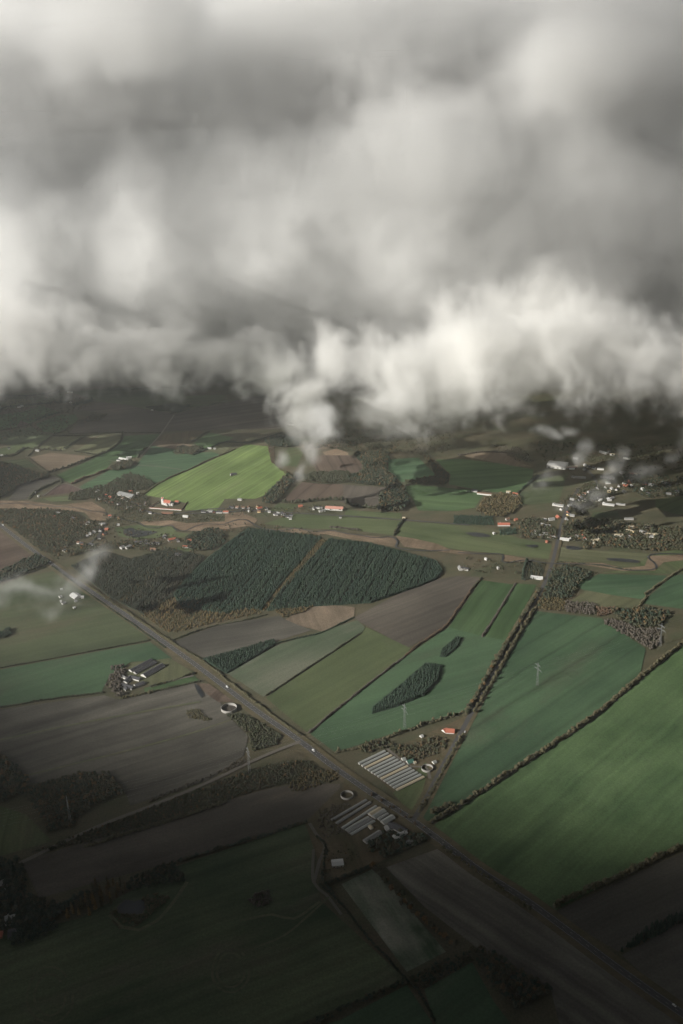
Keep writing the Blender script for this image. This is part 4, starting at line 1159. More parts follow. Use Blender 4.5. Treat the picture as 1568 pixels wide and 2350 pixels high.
h_ = (1, 0)
hamlet('D', [
    (680, 118, 18, 9, (1, -0.6), 'white', 'grey', 'barn'), (738, 147, 11, 8, (1, 0.1), 'white', 'red', 'house'), (770, 160, 11, 7, (1, 0.2), 'brick', 'red', 'house'),
    (700, 170, 13, 7, (1, 0.3), 'white', 'dark', 'house'), (735, 178, 9, 7, (1, 0.3), 'brick', 'dark', 'house'), (775, 200, 14, 8, (1, 0.1), 'brick', 'red', 'house'),
    (828, 208, 11, 8, None, 'white', 'grey', 'house'), (885, 182, 9, 7, (0.2, -1), 'white', 'dark', 'house'), (912, 120, 12, 7, (1, 0), 'brick', 'red', 'shed'),
    (962, 132, 8, 6, None, 'white', 'white', 'shed'), (860, 170, 14, 8, (1, 0.2), 'grey', 'brown', 'barn'), (918, 228, 9, 7, (0.2, -1), 'white', 'dark', 'house'),
    (892, 232, 7, 6, None, 'white', 'white', 'shed'), (982, 252, 11, 8, (0.3, -1), 'white', 'dark', 'house'), (1015, 200, 8, 6, None, 'yellow', 'dark', 'house'),
    (1018, 212, 9, 7, None, 'grey', 'dark', 'house'), (975, 215, 8, 7, None, 'grey', 'brown', 'house'), (1050, 268, 11, 8, (1, 0.1), 'white', 'dark', 'house'),
    (770, 292, 10, 7, (1, 0.1), 'white', 'red', 'house'), (828, 306, 11, 8, (0.3, -1), 'yellow', 'brown', 'house', 'pale yellow house with brown roof by the reed meadow'),
    (1295, 294, 18, 7, (1, 0.1), 'white', 'white', 'house'), (1420, 262, 14, 8, (1, 0), 'white', 'dark', 'house'), (1470, 258, 11, 8, (1, 0), 'white', 'grey', 'house'),
    (1490, 262, 11, 8, (0.3, 1), 'brick', 'dark', 'house'), (1530, 264, 20, 8, (1, 0), 'white', 'dark', 'house'), (1450, 256, 7, 6, None, 'white', 'white', 'house'),
    (405, 272, 18, 8, (1, 0.1), 'white', 'grey', 'house', 'white house with grey roof among autumn trees at the left'), (375, 294, 12, 7, (1, 0.1), 'brick', 'red', 'house', 'brick house with red roof among autumn trees at the left'),
    (512, 308, 14, 9, (1, 0.4), 'white', 'dark', 'house', 'white house with dark roof standing alone among brown trees'),
    (245, 128, 6, 5, None, 'white', 'white', 'shed', 'tiny white shed on the reddish ground'), (270, 152, 6, 5, None, 'white', 'pale', 'shed', 'tiny pale shed below the reddish ground'),
], 'in the church hamlet', 'houses of the church hamlet')
hamlet('D', [
    (605, 342, 20, 9, (1, 0), 'grey', 'grey', 'house'), (717, 348, 20, 12, (1, 0.1), 'white', 'grey', 'barn'), (825, 352, 8, 6, None, 'white', 'white', 'house'),
    (745, 384, 10, 8, (1, 0), 'brick', 'red', 'house'), (700, 392, 13, 9, (0.6, -1), 'white', 'dark', 'house'), (695, 446, 15, 9, (0.4, -1), 'white', 'dark', 'barn'),
    (732, 415, 13, 8, (1, -0.4), 'brick', 'dark', 'house'), (660, 403, 10, 7, (1, 0.2), 'white', 'grey', 'house'), (632, 415, 9, 7, (1, 0.2), 'white', 'grey', 'house'),
    (612, 430, 8, 6, (1, 0.2), 'grey', 'grey', 'house'), (550, 478, 10, 8, None, 'white', 'brown', 'house'), (570, 482, 12, 7, (1, 0), 'brick', 'dark', 'house'),
    (640, 490, 17, 8, (1, 0.2), 'white', 'dark', 'house'), (455, 532, 13, 9, (1, 0.6), 'white', 'dark', 'house', 'white house with dark roof standing alone beside the main road'),
    (855, 512, 13, 12, (1, -0.4), 'grey', 'grey', 'barn'), (895, 508, 20, 11, (1, -0.5), 'grey', 'grey', 'barn'), (968, 475, 22, 8, (1, 0), 'white', 'dark', 'house'),
    (1020, 468, 8, 7, None, 'white', 'grey', 'house'), (1025, 488, 12, 8, (1, 0), 'brick', 'dark', 'house'), (1050, 495, 9, 7, None, 'white', 'dark', 'house'),
    (1070, 480, 11, 7, (1, -0.5), 'grey', 'dark', 'house'), (1100, 482, 10, 7, None, 'white', 'dark', 'house'), (1070, 525, 18, 9, (1, 0.1), 'grey', 'brown', 'house'),
    (1145, 440, 10, 8, (0.3, 1), 'white', 'dark', 'house'), (1150, 432, 9, 7, (1, 0), 'white', 'grey', 'house'), (1200, 455, 24, 9, (1, -0.2), 'white', 'red', 'house'),
    (1243, 464, 10, 8, (0.3, 1), 'white', 'dark', 'house'), (1320, 462, 14, 8, (1, 0), 'brick', 'red', 'house'), (1308, 508, 28, 9, (1, 0.05), 'white', 'red', 'barn'),
    (1245, 562, 20, 7, (1, 0.1), 'white', 'dark', 'house'), (1330, 512, 8, 7, None, 'white', 'white', 'house'),
], 'near the bean-shaped pond', 'houses of the pond hamlet')
hamlet('B', [
    (8, 612, 16, 8, (1, 0), 'white', 'red', 'house'), (45, 580, 14, 8, (1, 0), 'white', 'dark', 'house'), (88, 580, 11, 8, (1, 0.2), 'grey', 'brown', 'house'),
    (130, 582, 9, 7, None, 'white', 'brown', 'house'), (165, 580, 10, 7, (0.4, 1), 'white', 'brown', 'house'), (225, 572, 8, 6, None, 'yellow', 'brown', 'house'),
    (240, 586, 18, 9, (1, -0.2), 'white', 'red', 'house'), (290, 588, 13, 8, (0.6, 1), 'white', 'dark', 'house'), (310, 610, 9, 7, (1, 0), 'white', 'grey', 'house'),
    (238, 608, 10, 8, (1, 0), 'yellow', 'brown', 'house'), (350, 628, 10, 8, None, 'white', 'dark', 'house'), (375, 622, 13, 8, (1, 0.3), 'white', 'grey', 'house'),
    (365, 630, 8, 7, None, 'grey', 'dark', 'house'), (408, 628, 15, 9, (1, 0.2), 'white', 'dark', 'house'), (398, 615, 8, 6, None, 'grey', 'dark', 'house'),
    (435, 645, 12, 8, (1, 0.1), 'grey', 'dark', 'house'), (460, 635, 12, 8, (1, 0), 'grey', 'dark', 'house'), (457, 658, 9, 7, (1, 0), 'white', 'grey', 'house'),
    (105, 524, 14, 7, (1, 0.1), 'white', 'grey', 'house'), (170, 605, 8, 6, None, 'white', 'grey', 'house'),
    (527, 572, 13, 9, (1, -0.1), 'brick', 'red', 'house', 'red-roofed brick house left of the white farm'),
    (655, 582, 26, 8, (1, 0.05), 'white', 'dark', 'barn', 'long white barn with dark roof at the back of the white farm'), (618, 588, 14, 8, (0.5, -1), 'white', 'grey', 'house', 'white gabled farm wing left of the farm court'),
    (678, 604, 20, 8, (1, -0.15), 'white', 'grey', 'barn', 'white gabled farm wing at the front of the farm court'), (712, 584, 14, 8, (1, 0), 'white', 'dark', 'barn', 'short white farm wing beside the pink barn'),
    (1247, 656, 9, 8, (1, 0), 'white', 'tan', 'house', 'lone square white cottage on the village lane'),
    (805, 650, 8, 5, (1, 0), 'grey', 'dark', 'shed', 'small dark shed in the meadow below the pink barn'),
    (460, 3, 26, 6, (1, 0.15), 'white', 'white', 'shed', 'long white shed under the hanging cloud'), (527, 6, 9, 8, None, 'grey', 'dark', 'barn', 'dark barn beside the long shed under the cloud'),
], 'in the church street', 'houses along the village street')
c0 = G('B', (765, 588))[0]
house(c0[0], c0[1], direction(*G('B', (728, 584), (800, 588))), 46, 17, 4.5, 24, 'white', 'pink', 'barn', False, True, 'large barn with pink roof and white walls at the farm', 'barn', 'buildings of the white farm')

hamlet('A', [
    (865, 764, 46, 8, (1, 0.18), 'white', 'white', 'barn', 'long white-roofed barn beside the dense copse'), (900, 754, 20, 8, (1, -0.1), 'white', 'white', 'barn', 'short white barn behind the long white-roofed barn'),
    (830, 774, 18, 8, (1, 0.2), 'grey', 'dark', 'barn', 'dark barn left of the long white-roofed barn'),
    (1462, 690, 14, 6, (1, 0), 'white', 'white', 'shed', 'white shed at the top right of the green fields'), (1385, 698, 18, 8, (1, -0.3), 'white', 'dark', 'barn', 'dark-roofed barn beside the round copse'),
    (1498, 692, 8, 6, None, 'grey', 'grey', 'shed', 'small grey shed near the top of the bright field'),
    (490, 298, 26, 8, (1, 0.1), 'white', 'grey', 'barn', 'pale barn far off just below the cloud'), (495, 368, 10, 8, None, 'white', 'grey', 'house', 'white house beside the far dark conifers'),
    (140, 400, 22, 10, (1, -0.1), 'white', 'grey', 'barn', 'pale farm barn among dark trees far left'), (155, 395, 16, 9, (1, 0.3), 'grey', 'pale', 'barn', 'grey farm barn among dark trees far left'),
    (1062, 424, 8, 7, None, 'white', 'white', 'shed', 'small white hut beside the shaded copse'), (15, 740, 8, 7, None, 'white', 'white', 'house', 'white house at the left edge under the hedge'),
    (265, 705, 18, 8, (1, 0.1), 'grey', 'grey', 'barn', 'grey barn hidden in the hedge above the tan plough'), (65, 690, 9, 7, None, 'white', 'dark', 'house', 'white house with dark roof in the straggling hedge'),
], 'far off', 'far farms')
RV = 'in the hazy village'
hamlet('C', [
    (668, 560, 12, 9, None, 'white', 'white', 'house'), (705, 566, 28, 8, (1, 0.15), 'white', 'grey', 'house'), (776, 568, 12, 9, None, 'white', 'grey', 'house'), (805, 572, 16, 8, (1, 0.1), 'white', 'grey', 'house'),
    (722, 592, 11, 9, None, 'white', 'grey', 'house'), (697, 648, 15, 10, (0.8, 0.6), 'brick', 'red', 'house'), (765, 610, 10, 8, None, 'brick', 'dark', 'house'), (768, 630, 10, 8, None, 'yellow', 'grey', 'house'),
    (795, 636, 14, 8, (1, 0.1), 'grey', 'grey', 'house'), (755, 662, 9, 8, None, 'white', 'grey', 'house'), (650, 662, 18, 9, (1, -0.1), 'white', 'grey', 'house'), (608, 665, 9, 7, None, 'white', 'grey', 'house'),
    (590, 700, 12, 8, (1, 0.3), 'white', 'grey', 'house'), (622, 710, 18, 9, (1, 0.1), 'white', 'grey', 'house'), (605, 765, 16, 8, (1, 0.1), 'white', 'grey', 'house'), (537, 752, 11, 8, (0.4, 1), 'white', 'grey', 'house'),
    (520, 768, 9, 7, None, 'white', 'dark', 'house'), (576, 778, 12, 7, (1, 0.1), 'yellow', 'grey', 'house'), (638, 784, 11, 8, (1, 0.3), 'white', 'dark', 'house'), (663, 788, 13, 8, (1, 0.2), 'white', 'grey', 'house'),
    (618, 820, 7, 6, None, 'brick', 'red', 'shed'), (742, 803, 26, 9, (1, 0.1), 'white', 'white', 'house'), (785, 796, 9, 8, None, 'white', 'grey', 'house'), (824, 780, 11, 8, None, 'grey', 'grey', 'house'),
    (868, 780, 10, 8, None, 'white', 'red', 'house'), (882, 797, 14, 9, (0.5, 1), 'white', 'red', 'house'), (960, 810, 26, 8, (1, -0.05), 'white', 'tan', 'house'), (950, 828, 13, 9, None, 'white', 'tan', 'house'),
    (982, 806, 8, 7, None, 'white', 'white', 'house'), (968, 750, 10, 8, None, 'grey', 'grey', 'house'), (1118, 775, 24, 10, (1, 0), 'grey', 'tan', 'barn'), (1198, 745, 24, 8, (1, 0.2), 'yellow', 'tan', 'barn'),
    (1198, 715, 20, 8, (1, 0), 'grey', 'tan', 'barn'), (1355, 770, 32, 10, (1, 0.1), 'yellow', 'tan', 'barn'), (1290, 752, 22, 8, (1, 0.4), 'white', 'grey', 'barn'), (1322, 712, 20, 9, (1, 0.2), 'grey', 'tan', 'barn'),
    (1338, 782, 18, 8, (1, 0), 'white', 'grey', 'house'), (1195, 785, 8, 7, None, 'white', 'grey', 'house'), (1355, 738, 18, 6, (0.2, 1), 'white', 'pale', 'shed'),
    (1190, 660, 26, 7, (1, 0), 'grey', 'grey', 'barn'),
], 'by the village lane', 'houses along the village lane at the right')
hamlet('C', [
    (975, 512, 10, 8, None, 'white', 'grey', 'house'), (992, 530, 12, 9, None, 'white', 'white', 'house'), (1052, 525, 15, 12, None, 'white', 'white', 'hall'), (1072, 515, 14, 9, (1, -0.3), 'grey', 'grey', 'house'),
    (1048, 560, 36, 8, (1, 0.12), 'white', 'white', 'barn'), (1018, 554, 9, 8, None, 'white', 'white', 'house'), (1132, 558, 28, 7, (1, 0.08), 'grey', 'pale', 'barn'), (1045, 408, 16, 8, (1, 0), 'white', 'pale', 'house'),
    (1025, 445, 8, 8, None, 'white', 'white', 'house'), (1072, 448, 12, 8, (1, 0.5), 'white', 'grey', 'house'), (1158, 410, 12, 8, (1, 0), 'white', 'grey', 'house'), (1165, 428, 14, 8, (1, 0), 'brick', 'red', 'house'),
    (1158, 470, 13, 9, None, 'white', 'grey', 'house'), (1190, 402, 14, 9, (0.6, 1), 'brick', 'red', 'house'), (1210, 430, 11, 8, None, 'grey', 'grey', 'house'), (1120, 430, 10, 8, None, 'grey', 'dark', 'house'),
    (1288, 452, 13, 10, None, 'white', 'white', 'house'), (1140, 338, 18, 9, (0.8, 0.5), 'white', 'grey', 'house'), (1155, 335, 8, 7, None, 'white', 'grey', 'house'), (1240, 348, 14, 8, (1, 0), 'white', 'tan', 'house'),
    (1210, 342, 20, 7, (1, 0), 'brick', 'brown', 'barn'), (1040, 372, 46, 8, (1, 0.14), 'white', 'grey', 'barn'), (840, 370, 46, 8, (1, 0.06), 'grey', 'grey', 'barn'), (803, 368, 10, 8, None, 'white', 'grey', 'house'),
    (885, 285, 10, 8, None, 'white', 'white', 'house'), (910, 298, 14, 8, (1, 0.4), 'grey', 'dark', 'house'), (945, 305, 13, 8, None, 'white', 'dark', 'house'), (992, 312, 22, 7, (1, 0.05), 'white', 'grey', 'barn'),
    (878, 314, 9, 7, None, 'white', 'grey', 'house'), (1050, 468, 10, 8, None, 'yellow', 'tan', 'house'), (1105, 455, 10, 8, None, 'grey', 'dark', 'house'), (880, 486, 12, 8, (1, 0.2), 'grey', 'brown', 'house'),
    (840, 498, 12, 8, (1, 0.2), 'white', 'brown', 'house'), (860, 510, 11, 8, (1, 0.3), 'grey', 'dark', 'house'), (795, 525, 14, 8, (1, 0.2), 'grey', 'grey', 'house'), (880, 530, 13, 8, (1, 0.3), 'white', 'dark', 'house'),
    (845, 528, 10, 8, None, 'grey', 'dark', 'house'), (910, 470, 10, 8, None, 'grey', 'grey', 'house'), (970, 450, 11, 8, None, 'grey', 'grey', 'house'), (870, 612, 9, 7, None, 'grey', 'grey', 'house'),
    (1300, 415, 14, 8, (1, 0), 'brick', 'dark', 'house'), (1345, 422, 16, 8, (1, 0.1), 'grey', 'grey', 'house'), (1435, 410, 18, 8, (1, 0.1), 'grey', 'grey', 'house'), (1475, 428, 12, 8, None, 'grey', 'dark', 'house'),
    (1465, 485, 16, 8, (1, 0), 'grey', 'grey', 'house'), (1525, 468, 12, 8, None, 'white', 'dark', 'house'), (1320, 482, 10, 8, None, 'grey', 'dark', 'house'),
    (1013, 198, 32, 12, (1, 0.25), 'white', 'white', 'barn', 'long white barn high above the hazy village'), (1050, 196, 12, 10, None, 'grey', 'grey', 'barn', 'grey barn beside the long white barn above the village'), (1074, 211, 16, 7, (1, 0.1), 'white', 'tan', 'barn', 'tan-roofed shed below the long white barn above the village'),
    (820, 238, 16, 8, (1, 0.1), 'white', 'white', 'barn', 'white barn behind the drifting wisp above the large hall'), (1175, 238, 24, 6, (1, 0.15), 'grey', 'pale', 'barn', 'faint pale shed right of the tall wisp'),
    (792, 311, 18, 7, (1, -0.05), 'white', 'white', 'barn', 'white shed just right of the large hall'), (785, 297, 46, 7, (1, -0.05), 'brick', 'tan', 'barn', 'long brown stack-like shed beside the large hall'),
], 'under the wisp', 'houses of the hazy village')
hamlet('C', [
    (183, 486, 48, 9, (1, 0.1), 'white', 'brown', 'barn', 'long low barn with brown roof and white wall between green fields'), (115, 465, 20, 14, (1, 0.1), 'grey', 'dark', 'barn', 'dark barn at the end of the long low barn'),
    (350, 473, 14, 8, (1, 0), 'white', 'tan', 'house', 'tan-roofed white house above the yellow wood'), (398, 488, 18, 10, (1, 0.2), 'white', 'red', 'house', 'red-roofed white house above the yellow wood'),
    (388, 504, 22, 8, (1, 0.1), 'white', 'white', 'barn', 'white barn below the red-roofed white house'), (378, 545, 20, 8, (1, 0.1), 'white', 'white', 'barn', 'white barn on the right of the yellow wood'),
    (318, 700, 36, 12, (1, 0), 'white', 'red', 'house', 'big white house with red roof above the small conifer block'), (298, 697, 9, 8, None, 'white', 'white', 'house', 'small white annex left of the big red-roofed house'),
    (250, 762, 8, 6, None, 'white', 'white', 'shed', 'small white shed right of the longest meadow pond'), (402, 666, 10, 8, None, 'brick', 'red', 'house', 'small red-roofed house above the bare poplars'), (345, 662, 12, 8, None, 'grey', 'brown', 'house', 'brown-roofed house above the bare poplars'),
    (550, 1072, 30, 10, (1, 0.1), 'white', 'white', 'house', 'bright white house below the square plantation'), (525, 1066, 14, 8, (1, 0.2), 'white', 'grey', 'house', 'grey-roofed wing beside the bright white house'),
    (15, 1005, 18, 10, (0.5, 1), 'white', 'grey', 'house', 'white farmhouse among yellow trees beside the plantation'), (50, 1008, 20, 9, (1, 0.2), 'white', 'dark', 'barn', 'white dark-roofed barn among yellow trees beside the plantation'),
    (195, 940, 8, 6, None, 'white', 'white', 'shed', 'tiny white shed in the meadow by the stream bend'), (278, 1004, 6, 5, None, 'white', 'white', 'shed', 'tiny white shed below the stream bend'),
], 'right', 'buildings of the right meadow farms')
# the large hall at the edge of the hazy village
c0 = G('C', (692, 290))[0]
e = house(c0[0], c0[1], direction(*G('C', (655, 290), (735, 298))), 52, 40, 9, 9, 'white', 'white', 'hall', False, False, 'large white hall with low roof at the top of the hazy village', 'hall')
m = MB()
for k in range(4):
    m.box(-22 + k * 12, -16 + k * 12, -20.1, -19.95, 0.0, 5.0)
m.build('gate', MGR, e)
# dark hut in the bright field
c0 = G('B', (60, 350))[0]
house(c0[0], c0[1], direction(*G('B', (30, 355), (85, 345))), 17, 9, 4, 30, 'grey', 'dark', 'barn', False, False, 'dark barn standing alone in the bright striped field', 'barn')
tree_patch(S('B', (25, 360), (50, 340), (50, 362)), 5, 5, 5, 'b', 'mixed', 'dark bush tree leaning on the lone barn in the bright field', 'bushes by the lone barn', 'broadleaf_tree', 0.9)
# field barn with grey roof above the church
c0 = G('D', (885, 148))[0]
house(c0[0], c0[1], direction(*G('D', (840, 138), (925, 158))), 56, 22, 5, 22, 'grey', 'grey', 'barn', False, True, 'large grey-roofed barn below the brown wood', 'barn')

# church -------------------------------------------------------------
c0 = G('D', (1170, 208))[0]
ang = direction(*G('D', (1148, 207), (1195, 214)))
e = empty('church', (c0[0], c0[1], 0), ang)
m = MB()
L2, W2, ev, rs = 11, 5, 7.5, 6.0
m.add([(-L2, -W2, -0.2), (L2, -W2, -0.2), (L2, W2, -0.2), (-L2, W2, -0.2), (-L2, -W2, ev), (L2, -W2, ev), (L2, W2, ev), (-L2, W2, ev), (-L2, 0, ev + rs), (L2, 0, ev + rs)],
      [(3, 2, 1, 0), (0, 1, 5, 4), (2, 3, 7, 6), (1, 2, 6, 9, 5), (3, 0, 4, 8, 7), (4, 5, 9, 8), (6, 7, 8, 9)])
m.build('nave', MW, e)
r = MB()
for s in (-1, 1):
    pts = [(-L2 + 0.6, s * (W2 + 0.5), ev - 0.6), (L2 - 0.4, s * (W2 + 0.5), ev - 0.6), (L2 - 0.4, 0, ev + rs + 0.05), (-L2 + 0.6, 0, ev + rs + 0.05)]
    top = [(p[0], p[1], p[2] + 0.25) for p in pts]
    fs = [(0, 1, 2, 3), (7, 6, 5, 4), (0, 4, 5, 1), (1, 5, 6, 2), (3, 7, 4, 0)]
    r.add(pts + top, fs if s > 0 else [tuple(reversed(f)) for f in fs])
r.build('roof', MTR, e)
t = MB()
t.box(-L2 - 6.5, -L2 - 0.02, -3.4, 3.4, -0.2, 15.5)
for k in range(5):       # stepped gables
    for sx in (-L2 - 6.45, -L2 - 0.9):
        t.box(sx, sx + 0.8, -3.3 + 0.66 * k, 3.3 - 0.66 * k, 15.5 + 0.9 * k - 0.02 * k, 15.5 + 0.9 * (k + 1))
t.build('tower', MW, e)
tr = MB()
tr.add([(-L2 - 5.6, -3.6, 15.3), (-L2 - 0.95, -3.6, 15.3), (-L2 - 0.95, 3.6, 15.3), (-L2 - 5.6, 3.6, 15.3), (-L2 - 5.6, 0, 19.6), (-L2 - 0.95, 0, 19.6)], [(0, 1, 5, 4), (2, 3, 4, 5), (0, 4, 3), (1, 2, 5), (3, 2, 1, 0)])
tr.build('tower_roof', MTR, e)
for s in (-1, 1):
    for k in range(4):
        w = MB()
        w.box(-8 + k * 5.0, -7 + k * 5.0, s * W2 - 0.07, s * W2 + 0.07, 2.5, 5.6)
        w.build('window', MDK, e)
    w = MB()
    w.box(-L2 - 3.7, -L2 - 2.7, s * 3.4 - 0.07, s * 3.4 + 0.07, 11.0, 13.4)
    w.build('belfry_opening', MDK, e)
p = MB()
p.add([(0, -W2 - 4.5, -0.2), (5, -W2 - 4.5, -0.2), (5, -W2 + 0.1, -0.2), (0, -W2 + 0.1, -0.2), (0, -W2 - 4.5, 4.2), (5, -W2 - 4.5, 4.2), (5, -W2 + 0.1, 4.2), (0, -W2 + 0.1, 4.2), (2.5, -W2 - 4.5, 7.0), (2.5, -W2 + 0.1, 7.0)],
      [(0, 1, 5, 8, 4), (1, 2, 6, 5), (2, 3, 7, 9, 6), (3, 0, 4, 7), (4, 8, 9, 7), (5, 6, 9, 8)])
p.build('porch', MW, e)
pr = MB()
pr.add([(-0.3, -W2 - 4.8, 4.0), (2.5, -W2 - 4.8, 7.25), (5.3, -W2 - 4.8, 4.0), (-0.3, -W2 - 0.55, 4.0), (2.5, -W2 - 0.55, 7.25), (5.3, -W2 - 0.55, 4.0)], [(0, 1, 4, 3), (1, 2, 5, 4)])
pr.build('porch_roof', MTR, e)
d = MB()
d.box(1.9, 3.1, -W2 - 4.57, -W2 - 4.45, 0, 2.4)
d.build('door', MBR, e)
ap = MB()
ap.box(L2 + 0.02, L2 + 6, -3.4, 3.4, -0.2, 6)
ap.build('choir', MW, e)
tag(e, 'white church with stepped tower and red roof below the bright field', 'church')
# churchyard wall and chapel
for a_, b_, lab, th in ((((1045, 233), (1265, 248)), None, 'long white churchyard wall in front of the church', 1.4), (((1040, 232), (1108, 190)), None, 'white churchyard wall on the left of the church', 0.8), (((1265, 246), (1310, 190)), None, 'dark hedge-like churchyard wall on the right of the church', 0.9)):
    A, B = G('D', *a_)
    mid_ = (A + B) / 2
    ln = np.linalg.norm(B - A)
    e = empty('churchyard_wall', (mid_[0], mid_[1], 0), direction(A, B))
    m = MB()
    m.box(-ln / 2, ln / 2, -th / 2, th / 2, -0.2, 2.2)
    m.build('wall', MW if 'white' in lab else MBR, e)
    c = MB()
    c.add([(-ln / 2, -th / 2 - 0.25, 2.2), (ln / 2, -th / 2 - 0.25, 2.2), (ln / 2, th / 2 + 0.25, 2.2), (-ln / 2, th / 2 + 0.25, 2.2), (-ln / 2, 0, 2.9), (ln / 2, 0, 2.9)], [(0, 1, 5, 4), (2, 3, 4, 5), (0, 4, 3), (1, 2, 5), (3, 2, 1, 0)])
    c.build('coping', MTR if 'white' in lab else MBR, e)
    tag(e, lab, 'wall', 'churchyard walls')
hamlet('D', [(1235, 193, 13, 8, (1, 0.1), 'white', 'red', 'house', 'small white chapel with red roof right of the church'),
             (1168, 270, 38, 9, (1, 0.03), 'brick', 'brown', 'barn', 'long brick building with brown roof below the churchyard wall')], 'x', 'buildings by the church')

# mink sheds -----------------------------------------------------------
def shed(a, b, width, eave, pitch, wall, roof, label, group, name='shed'):
    A, B = g(*a), g(*b)
    c = (A + B) / 2
    return house(c[0], c[1], direction(A, B), float(np.linalg.norm(B - A)), width, eave, pitch, wall, roof, name, False, False, label, 'shed', group)


rows = 13
for k in range(rows):
    t = k / (rows - 1)
    a = np.array((935, 275)) * (1 - t) + np.array((1197, 460)) * t
    b = np.array((1115, 188)) * (1 - t) + np.array((1385, 368)) * t
    a, b = S('I', a, b)
    shed(a, b, 4.2, 2.2, 20, 'grey', 'pale' if k % 5 not in (2,) else 'tan', ('%s long pale shed from the top in the upper shed rows' % ORD[k]), 'sheds of the upper rows')
low = [((745, 670), (985, 530), 'grey'), ((778, 694), (1015, 545), 'grey'), ((818, 728), (1055, 573), 'pale'), ((843, 742), (1000, 650), 'pale'), ((860, 756), (1022, 662), 'grey'), ((880, 770), (1042, 676), 'pale')]
for k, (a, b, rf) in enumerate(low):
    a, b = S('I', a, b)
    shed(a, b, 4.0, 2.2, 20, 'grey', rf, '%s narrow shed from the top in the lower shed rows' % ORD[k], 'sheds of the lower rows')
for a, b, w, rf, lab in (((1012, 638), (1085, 592), 8, 'tan', 'wide tan-roofed greenhouse beside the lower sheds'), ((1035, 653), (1112, 605), 8, 'pale', 'wide pale greenhouse beside the lower sheds'),
                         ((990, 622), (1050, 585), 5, 'pale', 'short pale shed above the tan greenhouse'), ((1070, 668), (1135, 628), 4, 'pale', 'thin pale shed below the pale greenhouse'),
                         ((1098, 692), (1172, 648), 9, 'pale', 'wide grey-white shed nearest the main road'), ((975, 824), (1085, 755), 8, 'grey', 'long grey barn below the lower shed rows'),
                         ((1145, 700), (1260, 752), 11, 'dark', 'long dark-roofed farmhouse of the lower farm'), ((1180, 796), (1230, 770), 9, 'white', 'white-walled barn in the lower farm court'),
                         ((1130, 715), (1150, 745), 9, 'grey', 'grey round-topped shed at the lower farm'), ((1262, 838), (1300, 815), 6, 'grey', 'small grey shed behind the lower farm'),
                         ((1008, 712), (1028, 732), 5, 'tan', 'tiny tan shed beside the lower sheds'), ((1232, 768), (1262, 752), 8, 'white', 'white gable house at the right of the lower farm')):
    a, b = S('I', a, b)
    shed(a, b, w, 3.0, 24, 'white' if rf in ('dark', 'white', 'tan') else 'grey', rf, lab, 'buildings of the lower farm', 'barn')
A, B = G('I', (758, 975), (812, 970))
c0 = (A + B) / 2
house(c0[0], c0[1], direction(A, B), 15, 12, 3.4, 12, 'white', 'white', 'shed', False, True, 'lone square white-roofed shed in rough ground below the sheds', 'shed')
for a, b, w, rf, wl, lab in (((1270, 270), (1310, 258), 9, 'green', 'grey', 'dark green shed beside the upper shed rows'), ((1235, 250), (1256, 244), 7, 'pale', 'white', 'small pale shed left of the dark green shed'),
                             ((1316, 272), (1330, 268), 5, 'tan', 'white', 'tiny pale hut right of the dark green shed'), ((1450, 272), (1470, 264), 6, 'pale', 'white', 'pale green hut by the upper slurry tank'),
                             ((1540, 48), (1600, 52), 12, 'red', 'white', 'red-roofed house by the lane above the sheds'), ((1522, 52), (1545, 40), 8, 'red', 'white', 'white-gabled wing of the red-roofed lane house'),
                             ((1364, 90), (1378, 84), 6, 'white', 'white', 'tiny white hut in the strip above the sheds')):
    a, b = S('I', a, b)
    shed(a, b, w, 2.8, 32, wl, rf, lab, 'buildings of the lane farm', 'house' if rf == 'red' else 'shed')
# black-roofed farm by the road
for a, b, w, rf, wl, lab in (((910, 502), (1060, 424), 9, 'dark', 'white', 'first long black-roofed shed beside the main road farm'), ((940, 516), (1085, 440), 9, 'dark', 'grey', 'second long black-roofed shed of the road farm'),
                             ((1000, 538), (1135, 462), 14, 'dark', 'white', 'widest black-roofed shed of the road farm'), ((872, 582), (918, 540), 9, 'dark', 'white', 'black-roofed house in the road farm court'),
                             ((922, 545), (980, 560), 9, 'dark', 'white', 'black-roofed wing with white gable in the road farm'), ((942, 608), (1005, 584), 10, 'dark', 'white', 'black-roofed barn at the front of the road farm'),
                             ((850, 598), (930, 620), 10, 'dark', 'white', 'black-roofed dwelling at the lower left of the road farm'), ((835, 530), (880, 550), 5, 'grey', 'white', 'thin white wall-like shed of the road farm'),
                             ((878, 618), (892, 632), 8, 'dark', 'white', 'white-gabled porch wing of the road farm dwelling')):
    a, b = S('E', a, b)
    shed(a, b, w, 3.0, 26, wl, rf, lab, 'buildings of the black-roofed farm', 'barn')
# misty farm at the left
for a, b, w, rf, lab in (((512, 838), (548, 862), 17, 'white', 'large white barn in the misty farm at the left'), ((568, 858), (586, 856), 8, 'white', 'small white shed right of the misty barn'), ((420, 888), (432, 886), 8, 'white', 'small white house in the mist'),
                         ((415, 858), (432, 853), 8, 'grey', 'pale shed at the left of the misty farm'), ((422, 804), (438, 801), 5, 'white', 'thin white shed at the back of the misty farm'), ((512, 934), (526, 930), 6, 'white', 'small white hut at the front of the misty farm'),
                         ((434, 905), (460, 894), 4, 'grey', 'thin grey shed at the misty farm'), ((520, 888), (540, 884), 5, 'grey', 'low grey shed below the misty barn')):
    a, b = S('D', a, b)
    shed(a, b, w, 3.4, 22, 'white', rf, lab, 'buildings of the misty farm', 'barn')
